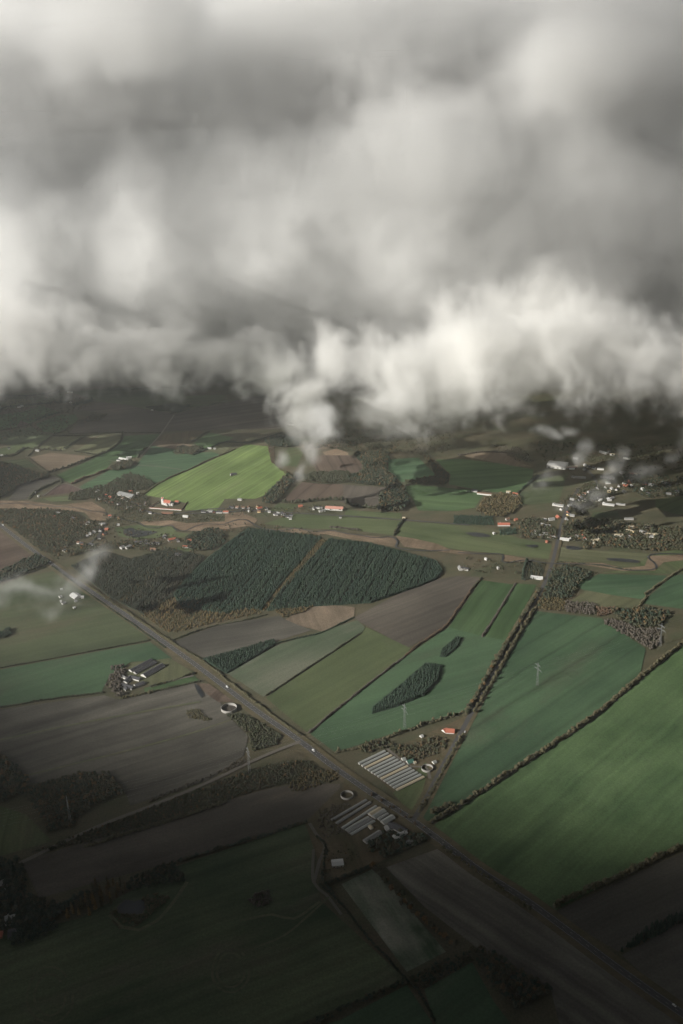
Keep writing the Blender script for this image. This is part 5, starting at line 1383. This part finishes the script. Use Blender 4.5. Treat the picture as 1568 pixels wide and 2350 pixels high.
# dark farm at the lower left corner
for a, b, w, rf, wl, lab in (((40, 1195), (110, 1180), 16, 'pale', 'white', 'pale-roofed shed at the lower left edge'), ((-30, 960), (48, 935), 12, 'grey', 'grey', 'long grey barn roof at the left edge in shade'), ((-20, 1010), (40, 990), 6, 'pale', 'grey', 'thin pale shed at the left edge in shade')):
    a, b = S('H', a, b)
    shed(a, b, w, 4.0, 22, wl, rf, lab, 'buildings of the corner farm', 'barn')
a, b = S('K', (40, 395), (75, 388))
shed(a, b, 14, 3.5, 24, 'grey', 'dark', 'dark barn below the pale-roofed shed at the lower left', 'buildings of the corner farm', 'barn')
a, b = S('K', (-20, 400), (14, 395))
shed(a, b, 10, 3.5, 30, 'brick', 'red', 'red-roofed house cut by the lower left edge', 'buildings of the corner farm', 'house')

# slurry tanks ---------------------------------------------------------
def tank(u, v, dia, h, label):
    c = g(u, v)
    e = empty('slurry_tank', (c[0], c[1], 0))
    n, ro, ri = 48, dia / 2, dia / 2 - 0.35
    V, Fc = [], []
    for k in range(n):
        w = 2 * PI * k / n
        cs, sn = math.cos(w), math.sin(w)
        V += [(ro * cs, ro * sn, -0.1), (ro * cs, ro * sn, h), (ri * cs, ri * sn, h), (ri * cs, ri * sn, 0.05)]
    for k in range(n):
        a, b = 4 * k, 4 * ((k + 1) % n)
        Fc += [(a, b, b + 1, a + 1), (a + 1, b + 1, b + 2, a + 2), (a + 2, b + 2, b + 3, a + 3)]
    m = MB()
    m.add(V, Fc)
    m.build('wall', MCO, e)
    s = MB()
    s.add([(ri * 0.995 * math.cos(2 * PI * k / n), ri * 0.995 * math.sin(2 * PI * k / n), 0.9) for k in range(n)], [tuple(range(n))])
    s.build('slurry', MUD, e)
    lad = MB()
    for q in (-0.25, 0.25):
        lad.bar((ro + 0.15, q, 0), (ro + 0.15, q, h + 0.6), 0.05)
    for k in range(8):
        lad.bar((ro + 0.15, -0.25, 0.4 + 0.5 * k), (ro + 0.15, 0.25, 0.4 + 0.5 * k), 0.03)
    lad.build('ladder', MGR, e)
    tag(e, label, 'tank', 'round slurry tanks')


tank(526, 1629, 26.5, 5.5, 'largest round concrete slurry tank left of the main road')
tank(*S('I', (851, 500))[0], 18.5, 4.5, 'round concrete slurry tank above the lower sheds')
tank(*S('I', (1410, 312))[0], 17.5, 4.5, 'round concrete slurry tank beside the lane')

# pylons and cables ------------------------------------------------------
STEEL = plain('galvanised_steel', (0.27, 0.28, 0.28), 0.5, 0.4, 0.1, 0.4, 0.3)
GLASS = plain('insulator_glass', (0.30, 0.36, 0.36), 0.3, 0.5, 0.1)
PY = [(-230, 1965), (162, 1888), (573, 1773), (929, 1671), (1233, 1574), (1515, 1482), (1760, 1400)]
PH, ARMS = 46.0, ((40.0, 7.5), (32.5, 10.0))
gp = [g(*p) for p in PY]
names = ['', 'tall steel pylon in the dark wood at the lower left', 'steel pylon beside the gravel track', 'bright steel pylon in front of the kite-shaped copse', 'faint steel pylon in the blue-green field', 'faint steel pylon in the scrub at the right', '']
hang = []
for i in range(len(gp)):
    a = gp[max(0, i - 1)]
    b = gp[min(len(gp) - 1, i + 1)]
    ln = direction(a, b)
    rz = ln - PI / 2
    ca, sa = math.cos(rz), math.sin(rz)
    hp = []
    for z, w in ARMS:
        for s in (-1, 1):
            x = s * w
            hp.append((gp[i][0] + x * ca, gp[i][1] + x * sa, z - 1.9))
    hp.append((gp[i][0], gp[i][1], PH))
    hang.append(hp)
    if not names[i]:
        continue
    e = empty('power_pylon', (gp[i][0], gp[i][1], 0), rz)
    m = MB()
    zs = [0, 8, 15, 21.5, 27, 32.5, 36.4, 40, 43, PH]
    hw = [1.7 - 1.2 * (z / 40) if z < 40 else 0.5 - 0.38 * (z - 40) / 6 for z in zs]
    cor = ((-1, -1), (1, -1), (1, 1), (-1, 1))
    for k in range(len(zs) - 1):
        for q in range(4):
            c1, c2 = cor[q], cor[(q + 1) % 4]
            m.bar((c1[0] * hw[k], c1[1] * hw[k], zs[k]), (c1[0] * hw[k + 1], c1[1] * hw[k + 1], zs[k + 1]), 0.11)
            m.bar((c1[0] * hw[k], c1[1] * hw[k], zs[k]), (c2[0] * hw[k + 1], c2[1] * hw[k + 1], zs[k + 1]), 0.06)
            m.bar((c2[0] * hw[k], c2[1] * hw[k], zs[k]), (c1[0] * hw[k + 1], c1[1] * hw[k + 1], zs[k + 1]), 0.06)
            m.bar((c1[0] * hw[k + 1], c1[1] * hw[k + 1], zs[k + 1]), (c2[0] * hw[k + 1], c2[1] * hw[k + 1], zs[k + 1]), 0.08)
    m.build('mast', STEEL, e)
    for z, w in ARMS:
        m = MB()
        bw = 1.7 - 1.2 * z / 40
        for s in (-1, 1):
            for y in (-1, 1):
                m.bar((s * bw, y * bw, z), (s * w, 0, z), 0.13)
                m.bar((s * bw, y * bw, z + 2.2), (s * w, 0, z), 0.11)
            for k in range(3):
                f_ = (k + 1) / 4
                m.bar((s * (bw + (w - bw) * f_), bw * (1 - f_), z), (s * (bw + (w - bw) * f_), -bw * (1 - f_), z), 0.07)
        m.build('crossarm', STEEL, e)
        for s in (-1, 1):
            m = MB()
            m.bar((s * w, 0, z - 0.05), (s * w, 0, z - 1.9), 0.12, 0.12, 6)
            m.build('insulator', GLASS, e)
    for cx in cor:
        m = MB()
        m.box(cx[0] * 1.7 - 0.5, cx[0] * 1.7 + 0.5, cx[1] * 1.7 - 0.5, cx[1] * 1.7 + 0.5, -0.2, 0.4)
        m.build('footing', MCO, e)
    tag(e, names[i], 'pylon', 'pylons of the power line')
for i in range(len(gp) - 1):
    where = ['left of the pylon in the dark wood', 'from the dark wood pylon to the track pylon', 'from the track pylon to the bright pylon', 'from the bright pylon across the lane', 'over the upper blue-green field', 'at the right edge'][i]
    for j in range(5):
        A, B = Vector(hang[i][j]), Vector(hang[i + 1][j])
        m = MB()
        n = 14
        prev = A
        for k in range(1, n + 1):
            t = k / n
            p = A.lerp(B, t)
            p.z -= (7.0 if j < 4 else 5.0) * 4 * t * (1 - t)
            m.bar(prev, p, 0.045, 0.045, 3)
            prev = p
        o = m.build('power_cable', STEEL)
        tag(o, 'thin power cable %s' % where, 'cable', 'power cables ' + where)

# cars -------------------------------------------------------------------
CARP = {'white': plain('white_paint', (0.75, 0.75, 0.75), 0.3, 0.5, 0.03), 'silver': plain('silver_paint', (0.5, 0.5, 0.52), 0.3, 0.5, 0.03)}
CARG = plain('car_glass', (0.02, 0.024, 0.028), 0.1, 0.6, 0.1)
TYRE = plain('tyre_rubber', (0.02, 0.02, 0.02), 0.9, 0.1, 0.1)


def car(u, v, du, dv, colour, label, van=False, z=1.33, grow_=1.0):
    p, q = g(u, v), g(u + du, v + dv)
    e = empty('van' if van else 'car', (p[0], p[1], z), direction(p, q))
    ln, wd, ht = (5.4, 2.0, 2.3) if van else (4.4, 1.8, 1.45)
    m = MB()
    prof = [(-ln / 2, 0.3), (ln / 2, 0.3), (ln / 2, 0.85), (ln * 0.28, 0.98), (ln * 0.1, ht), (-ln * 0.36, ht), (-ln * 0.5, 1.0)] if not van else [(-ln / 2, 0.3), (ln / 2, 0.3), (ln / 2, 1.0), (ln * 0.36, 1.15), (ln * 0.24, ht), (-ln / 2, ht)]
    k = len(prof)
    vs = [(x, -wd / 2, z_) for x, z_ in prof] + [(x, wd / 2, z_) for x, z_ in prof]
    m.add(vs, [tuple(range(k)), tuple(range(2 * k - 1, k - 1, -1))] + [(i, i + k, (i + 1) % k + k, (i + 1) % k) for i in range(k)])
    m.build('body', CARP[colour], e)
    for s in (-1, 1):
        w = MB()
        w.box(-ln * 0.3 if not van else ln * 0.08, ln * 0.12 if not van else ln * 0.24, s * wd / 2 - 0.02, s * wd / 2 + 0.02, 1.02, ht - 0.15)
        w.build('window', CARG, e)
        for x in (-ln * 0.3, ln * 0.3):
            w = MB()
            w.bar((x, s * (wd / 2 - 0.2), 0.32), (x, s * (wd / 2 + 0.02), 0.32), 0.32, 0.32, 12)
            w.build('wheel', TYRE, e)
    ws = MB()
    x0, x1 = (ln * 0.29, ln * 0.11) if not van else (ln * 0.365, ln * 0.25)
    ws.add([(x0, -wd * 0.42, 1.02 if not van else 1.2), (x0, wd * 0.42, 1.02 if not van else 1.2), (x1 + 0.03, wd * 0.4, ht - 0.08), (x1 + 0.03, -wd * 0.4, ht - 0.08)], [(0, 1, 2, 3)])
    ws.build('windscreen', CARG, e)
    tag(e, label, 'van' if van else 'car')


car(522, 1579, 10, 8, 'white', 'white van on the main road above the largest slurry tank', True)
car(720, 1725, 10, 7.5, 'white', 'white van on the main road just past the track junction', True)
car(1067, 1682, -6, 11, 'silver', 'pale car on the lane beside the red-roofed house', False, 1.44)
car(1547, 2310, 10, 7, 'white', 'white car on the main road at the lower right corner')
car(116, 1291, 10, 8, 'silver', 'pale car on the main road beside the left wood')
car(8, 1207, 10, 8, 'white', 'white van on the main road at the left edge', True)

# ------------------------------------------------------------------ clouds
SUN_EL, SUN_TO = math.radians(25.0), np.array([0.88, 0.47])


def cloud_mat(name, dens, aniso=0.25, col=(1, 1, 1)):
    m, nt, out = new_mat(name)
    pv = N(nt, 'ShaderNodeVolumePrincipled')
    a = N(nt, 'ShaderNodeAttribute', attribute_name='density')
    mu = N(nt, 'ShaderNodeMath', operation='MULTIPLY')
    mu.inputs[1].default_value = dens / U
    nt.links.new(a.outputs['Fac'], mu.inputs[0])
    pv.inputs['Density Attribute'].default_value = ''
    pv.inputs['Color'].default_value = rgba(col)
    pv.inputs['Anisotropy'].default_value = aniso
    nt.links.new(mu.outputs[0], pv.inputs['Density'])
    nt.links.new(pv.outputs[0], out.inputs['Volume'])
    return m


def cloud(name, lo, hi, voxel, blobs, mat, noises, soft=0.35, label=None, kind=None, group=None, holes=(), warp=None, rim=None):
    """vapour: soft ellipsoids broken up by noise, filled into a voxel grid.  blobs: (centre, radii, strength)"""
    lo, hi = [x * U for x in lo], [x * U for x in hi]
    voxel *= U
    noises = [(a * U, b, c, d) for a, b, c, d in noises]
    warp = warp and (warp[0] * U, warp[1] * U)
    ng = bpy.data.node_groups.new(name, 'GeometryNodeTree')
    ng.interface.new_socket('Geometry', in_out='INPUT', socket_type='NodeSocketGeometry')
    ng.interface.new_socket('Geometry', in_out='OUTPUT', socket_type='NodeSocketGeometry')
    L = ng.links.new
    go = ng.nodes.new('NodeGroupOutput')
    vc = ng.nodes.new('GeometryNodeVolumeCube')
    sm = ng.nodes.new('GeometryNodeSetMaterial')
    sm.inputs['Material'].default_value = mat
    L(vc.outputs[0], sm.inputs[0])
    L(sm.outputs[0], go.inputs[0])
    vc.inputs['Min'].default_value = lo
    vc.inputs['Max'].default_value = hi
    for i, ax in enumerate('XYZ'):
        vc.inputs['Resolution ' + ax].default_value = max(4, int((hi[i] - lo[i]) / voxel))

    def M(op, a, b=None, c=None):
        n = ng.nodes.new('ShaderNodeMath')
        n.operation = op
        for i, x in enumerate((a, b, c)):
            if x is None:
                continue
            if isinstance(x, (int, float)):
                n.inputs[i].default_value = x
            else:
                L(x, n.inputs[i])
        return n.outputs[0]

    pos = ng.nodes.new('GeometryNodeInputPosition').outputs[0]
    p = pos
    if warp:
        wn = ng.nodes.new('ShaderNodeTexNoise')
        wn.inputs['Scale'].default_value = 1.0 / warp[0]
        wn.inputs['Detail'].default_value = 2.0
        L(pos, wn.inputs['Vector'])
        ma = ng.nodes.new('ShaderNodeVectorMath')
        ma.operation = 'MULTIPLY_ADD'
        ma.inputs[1].default_value = (warp[1],) * 3
        L(wn.outputs['Color'], ma.inputs[0])
        off = ng.nodes.new('ShaderNodeVectorMath')
        off.operation = 'SUBTRACT'
        L(pos, off.inputs[0])
        off.inputs[1].default_value = (warp[1] / 2,) * 3
        L(off.outputs[0], ma.inputs[2])
        p = ma.outputs[0]
    acc_ = None
    for c, r, k in blobs:
        s1 = ng.nodes.new('ShaderNodeVectorMath')
        s1.operation = 'SUBTRACT'
        L(p, s1.inputs[0])
        s1.inputs[1].default_value = c
        s2 = ng.nodes.new('ShaderNodeVectorMath')
        s2.operation = 'MULTIPLY'
        L(s1.outputs[0], s2.inputs[0])
        s2.inputs[1].default_value = (1 / r[0], 1 / r[1], 1 / r[2])
        s3 = ng.nodes.new('ShaderNodeVectorMath')
        s3.operation = 'LENGTH'
        L(s2.outputs[0], s3.inputs[0])
        v = M('MULTIPLY', M('SUBTRACT', 1.0, s3.outputs['Value']), k)
        acc_ = v if acc_ is None else M('SMOOTH_MAX', acc_, v, 0.25)
    f = acc_
    for c, r, k in holes:
        s1 = ng.nodes.new('ShaderNodeVectorMath')
        s1.operation = 'SUBTRACT'
        L(p, s1.inputs[0])
        s1.inputs[1].default_value = c
        s2 = ng.nodes.new('ShaderNodeVectorMath')
        s2.operation = 'MULTIPLY'
        L(s1.outputs[0], s2.inputs[0])
        s2.inputs[1].default_value = (1 / r[0], 1 / r[1], 0)
        s3 = ng.nodes.new('ShaderNodeVectorMath')
        s3.operation = 'LENGTH'
        L(s2.outputs[0], s3.inputs[0])
        f = M('SUBTRACT', f, M('MAXIMUM', 0.0, M('MULTIPLY', M('SUBTRACT', 1.5, s3.outputs['Value']), k)))
    for scale, amp, detail, zs in noises:
        vec = p
        if zs != 1:
            q = ng.nodes.new('ShaderNodeVectorMath')
            q.operation = 'MULTIPLY'
            L(p, q.inputs[0])
            q.inputs[1].default_value = (1, 1, zs)
            vec = q.outputs[0]
        n = ng.nodes.new('ShaderNodeTexNoise')
        n.inputs['Scale'].default_value = 1.0 / scale
        n.inputs['Detail'].default_value = detail
        n.inputs['Roughness'].default_value = 0.68
        L(vec, n.inputs['Vector'])
        f = M('ADD', f, M('MULTIPLY', M('SUBTRACT', n.outputs[0], 0.5), amp * 2))
    mr = ng.nodes.new('ShaderNodeMapRange')
    mr.interpolation_type = 'SMOOTHSTEP'
    mr.inputs[1].default_value = 0.0
    mr.inputs[2].default_value = soft
    L(f, mr.inputs[0])
    if rim is not None:                 # no stray shreds beyond the puffs themselves
        m2 = ng.nodes.new('ShaderNodeMapRange')
        m2.inputs[1].default_value = -rim
        m2.inputs[2].default_value = 0.12
        L(acc_, m2.inputs[0])
        L(M('MULTIPLY', mr.outputs[0], m2.outputs[0]), vc.inputs['Density'])
    else:
        L(mr.outputs[0], vc.inputs['Density'])
    vd = bpy.data.volumes.new(name)
    o = bpy.data.objects.new(name, vd)
    C.objects.link(o)
    vd.materials.append(mat)
    md = o.modifiers.new('vapour', 'NODES')
    md.node_group = ng
    tag(o, label, 'cloud', group, kind)
    return o


def blob(u, v, d, ru, rv, rd, k=1.0):
    c = at(u, v, d)
    s = d * U / F
    return (tuple(float(x) for x in c), (ru * s, rd * U, rv * s), k)


#CLOUDS
CM = cloud_mat('cloud_vapour', 0.024, 0.1, (1.0, 1.0, 0.995))
bank = [
    blob(-900, 560, 2500, 600, 330, 420), blob(-350, 600, 2400, 420, 300, 400), blob(60, 620, 2350, 340, 270, 380), blob(360, 610, 2400, 320, 280, 380), blob(620, 580, 2450, 300, 310, 380),
    blob(900, 520, 2450, 400, 380, 420), blob(1300, 540, 2450, 450, 390, 420), blob(1700, 600, 2400, 420, 360, 420), blob(2200, 600, 2500, 500, 360, 450),
    blob(100, 200, 2650, 600, 420, 420), blob(800, 150, 2650, 600, 420, 420), blob(1400, 180, 2600, 500, 420, 420),
    blob(250, 50, 2250, 260, 130, 160), blob(1330, 170, 2200, 190, 150, 160), blob(60, 760, 2150, 260, 110, 150), blob(1000, 380, 2250, 240, 200, 160),
]
cloud('cloud_bank', (-2900, 1750, 40), (2000, 3150, 1150), 9.5, bank, CM, [(420, 0.16, 2.0, 1.2), (200, 0.36, 4.0, 1.0), (60, 0.34, 6.0, 1.0)], 0.9,
      'huge soft grey cloud bank covering the sky above the fields', 'stuff', warp=(260, 130))
low = [
    blob(740, 840, 1800, 110, 85, 120, 0.85), blob(880, 840, 1770, 190, 110, 160), blob(1060, 815, 1790, 220, 130, 190), blob(1230, 775, 1840, 190, 130, 200), blob(1360, 800, 1820, 200, 120, 190), blob(1500, 825, 1800, 200, 105, 180, 0.9), blob(1680, 835, 1800, 230, 110, 190), blob(1880, 830, 1850, 240, 120, 200),
    blob(1290, 690, 1920, 170, 85, 170, 0.8), blob(640, 855, 1850, 110, 75, 110, 0.85), blob(725, 915, 1760, 95, 80, 100, 0.8), blob(722, 975, 1730, 60, 60, 80, 0.7), blob(900, 925, 1720, 130, 60, 100, 0.6), blob(1050, 915, 1720, 120, 55, 100, 0.6), blob(1400, 890, 1750, 160, 50, 100, 0.6),
]
LM = cloud_mat('low_cloud_vapour', 0.065, 0.2, (1.0, 0.997, 0.985))
cloud('low_cloud', (-260, 1430, 20), (1000, 2200, 600), 3.6, low, LM, [(240, 0.6, 2.0, 1.0), (100, 1.1, 3.0, 0.9), (34, 0.85, 6.0, 0.9)], 1.5,
      'bright low cloud billowing in front of the grey bank at the right', None, warp=(170, 130))
fringe = [blob(-80, 780, 2000, 220, 110, 140), blob(60, 790, 1980, 190, 100, 130), blob(330, 790, 2010, 210, 95, 130, 0.9), blob(520, 820, 2010, 130, 75, 110, 0.85), blob(180, 850, 1960, 60, 50, 70, 0.7), blob(400, 855, 1970, 70, 45, 70, 0.7), blob(610, 860, 1980, 80, 55, 80, 0.8)]
FM = cloud_mat('fringe_vapour', 0.032, 0.3, (0.99, 0.985, 0.975))
cloud('cloud_fringe', (-1000, 1700, 20), (-40, 2250, 500), 4.2, fringe, FM, [(240, 0.6, 2.0, 1.0), (95, 1.3, 3.0, 0.9), (34, 1.2, 6.0, 0.9)], 1.4,
      'ragged pale lower fringe of the cloud bank at the left', None, warp=(170, 130))

DZ = 950.0


def gap(u, v, ru, rv, k=1.0, z=None, d=None):
    """a gap shaped in the added shade deck so the sun gets through to the ground (or to height z) at sheet position u, v"""
    q = g(u, v) if d is None else at(u, v, d)[:2]
    z = z if z is not None else 0.0 if d is None else float(at(u, v, d)[2]) / U
    t = (DZ - z) * U / math.tan(SUN_EL)
    return ((float(q[0] - SUN_TO[0] * t), float(q[1] - SUN_TO[1] * t), DZ * U), (ru * U, rv * U), k)


DM = cloud_mat('shade_deck_vapour', 0.020, 0.0, (0.25, 0.25, 0.25))  # unseen deck added to darken the foreground; its gaps place the sunlit areas
cloud('shade_deck', (-8000, -7000, 850), (7000, 2300, 1050), 50.0, [((-1500, -1500, DZ * U), (13500, 13500, 150), 1.0)], DM, [(600, 0.06, 3.0, 1.0)], 0.7,
      'unseen grey deck added overhead to shade the foreground, with gaps for sun', 'stuff',
      holes=[gap(790, 1250, 610, 450, 1.5), gap(1350, 1660, 260, 195, 1.5), gap(330, 1800, 260, 110, 0.2), gap(1180, 790, 330, 190, 2.0, None, 1800), gap(1150, 420, 1800, 1050, 0.29, None, 2300),
             gap(230, 40, 260, 140, 0.05, None, 2250), gap(1340, 150, 260, 200, 0.06, None, 2200), gap(200, 740, 520, 190, 0.25, None, 2080), gap(380, 640, 650, 220, 0.28, None, 2120), gap(250, 1020, 380, 170, 0.6)])
WM = cloud_mat('wisp_vapour', 0.060, 0.3)


VM = cloud_mat('veil_vapour', 0.034, 0.3)
PM = cloud_mat('puff_vapour', 0.044, 0.3)


def wisp(label, parts, voxel=3.0, soft=1.5, mat=WM):
    bl = [blob(*p) for p in parts]
    lo = np.min([np.array(c) - np.array(r) * 1.35 for c, r, k in bl], 0) - 24
    hi = np.max([np.array(c) + np.array(r) * 1.35 for c, r, k in bl], 0) + 24
    lo[2] = max(lo[2], 4)
    cloud('cloud_wisp', tuple(map(float, lo / U)), tuple(map(float, hi / U)), voxel, bl, mat, [(60, 0.9, 2.0, 1.0), (24, 1.0, 6.0, 0.8)], soft, label, None, 'low wisps of cloud', warp=(55, 40), rim=0.28)


wisp('wisp hanging from the cloud over the brown field', [(735, 965, 1600, 60, 50, 45), (745, 1000, 1560, 45, 45, 40), (718, 1035, 1540, 34, 50, 36), (695, 1085, 1530, 24, 40, 30), (645, 1045, 1530, 22, 38, 25, 0.9)])
wisp('upright puff of mist over the plantation beside the main road', [(226, 1275, 1210, 26, 34, 30, 0.9), (212, 1315, 1195, 28, 36, 28, 0.85), (198, 1300, 1195, 22, 20, 24, 0.7)], 3.0, 1.7, PM)
wisp('flat veil of mist over the white barn at the left', [(-30, 1365, 1195, 110, 26, 45, 0.8), (70, 1345, 1205, 120, 24, 45, 0.85), (135, 1362, 1185, 80, 32, 45, 0.85), (105, 1400, 1145, 60, 40, 40, 0.8), (170, 1335, 1205, 60, 22, 40, 0.7)], 3.6, 1.6, VM)
wisp('small ragged puff right under the cloud edge', [(1232, 990, 1560, 28, 20, 24, 0.9), (1268, 998, 1560, 30, 14, 24, 0.85), (1302, 988, 1560, 30, 16, 24, 0.85)])
wisp('slanting wisp above the large white hall', [(1344, 1022, 1500, 16, 26, 22, 0.9), (1330, 1045, 1500, 26, 18, 24, 0.9), (1295, 1058, 1500, 40, 14, 24, 0.85), (1268, 1082, 1480, 30, 20, 28, 0.8), (1248, 1105, 1480, 36, 18, 28, 0.7)], 2.6, 1.6, PM)
wisp('tall wisp slanting over the hazy village', [(1422, 1050, 1450, 16, 30, 22, 0.95), (1408, 1078, 1450, 24, 26, 26, 0.95), (1388, 1104, 1440, 30, 20, 28, 0.95), (1362, 1130, 1430, 34, 20, 28, 0.9), (1330, 1155, 1420, 40, 18, 30, 0.85), (1296, 1168, 1420, 34, 14, 28, 0.7)], 2.6, 1.6, PM)
wisp('faint wisp at the far right edge below the cloud', [(1566, 1010, 1500, 22, 40, 26, 0.85), (1540, 1050, 1490, 30, 22, 28, 0.7), (1480, 1085, 1480, 60, 18, 34, 0.65)], 3.0, 1.6, PM)

# ------------------------------------------------------------------ air
m, nt, out = new_mat('hazy_air')
pv = N(nt, 'ShaderNodeVolumePrincipled')
pv.inputs['Color'].default_value = (0.96, 0.99, 1.0, 1.0)
pv.inputs['Density'].default_value = 0.000038
pv.inputs['Anisotropy'].default_value = 0.1
nt.links.new(pv.outputs[0], out.inputs['Volume'])
hz = MB()
hz.box(-9000, 9000, -6000, 12000, -1, CAM_H + 12)
hz.build('haze', m)['kind'] = 'stuff'

# ------------------------------------------------------------------ light
w = bpy.data.worlds.new('World')
sc.world = w
w.use_nodes = True
nt = w.node_tree
bg = nt.nodes['Background']
sky = nt.nodes.new('ShaderNodeTexSky')
sky.sky_type = 'NISHITA'
sky.sun_disc = False
sky.sun_elevation = SUN_EL
az_from = math.atan2(-SUN_TO[0], -SUN_TO[1])          # compass bearing (from +Y, clockwise) the light comes from
sky.sun_rotation = az_from
hs = nt.nodes.new('ShaderNodeHueSaturation')
hs.inputs['Saturation'].default_value = 0.35
nt.links.new(sky.outputs[0], hs.inputs['Color'])
nt.links.new(hs.outputs[0], bg.inputs['Color'])
bg.inputs['Strength'].default_value = 0.05
sl = bpy.data.lights.new('sun', 'SUN')
sl.energy = 4.5
sl.angle = math.radians(0.6)
sl.color = (1.0, 0.965, 0.895)
so = bpy.data.objects.new('sun', sl)
C.objects.link(so)
sd = Vector((SUN_TO[0] * math.cos(SUN_EL), SUN_TO[1] * math.cos(SUN_EL), -math.sin(SUN_EL)))
so.rotation_euler = sd.to_track_quat('-Z', 'Y').to_euler()
so.location = (-1200, -600, 2200)

# ------------------------------------------------------------------ render
vs = sc.view_settings
vs.view_transform = 'Standard'
vs.look = 'None'
vs.exposure = 0.78
vs.gamma = 1.0
vs.use_curve_mapping = False
cy = sc.cycles
cy.use_denoising = True
cy.denoising_prefilter = 'ACCURATE'
cy.use_adaptive_sampling = True
cy.adaptive_threshold = 0.035
cy.max_bounces = 14
cy.diffuse_bounces = 2
cy.glossy_bounces = 2
cy.volume_bounces = 8
cy.transparent_max_bounces = 8
cy.volume_step_rate = 2.0
cy.volume_max_steps = 512
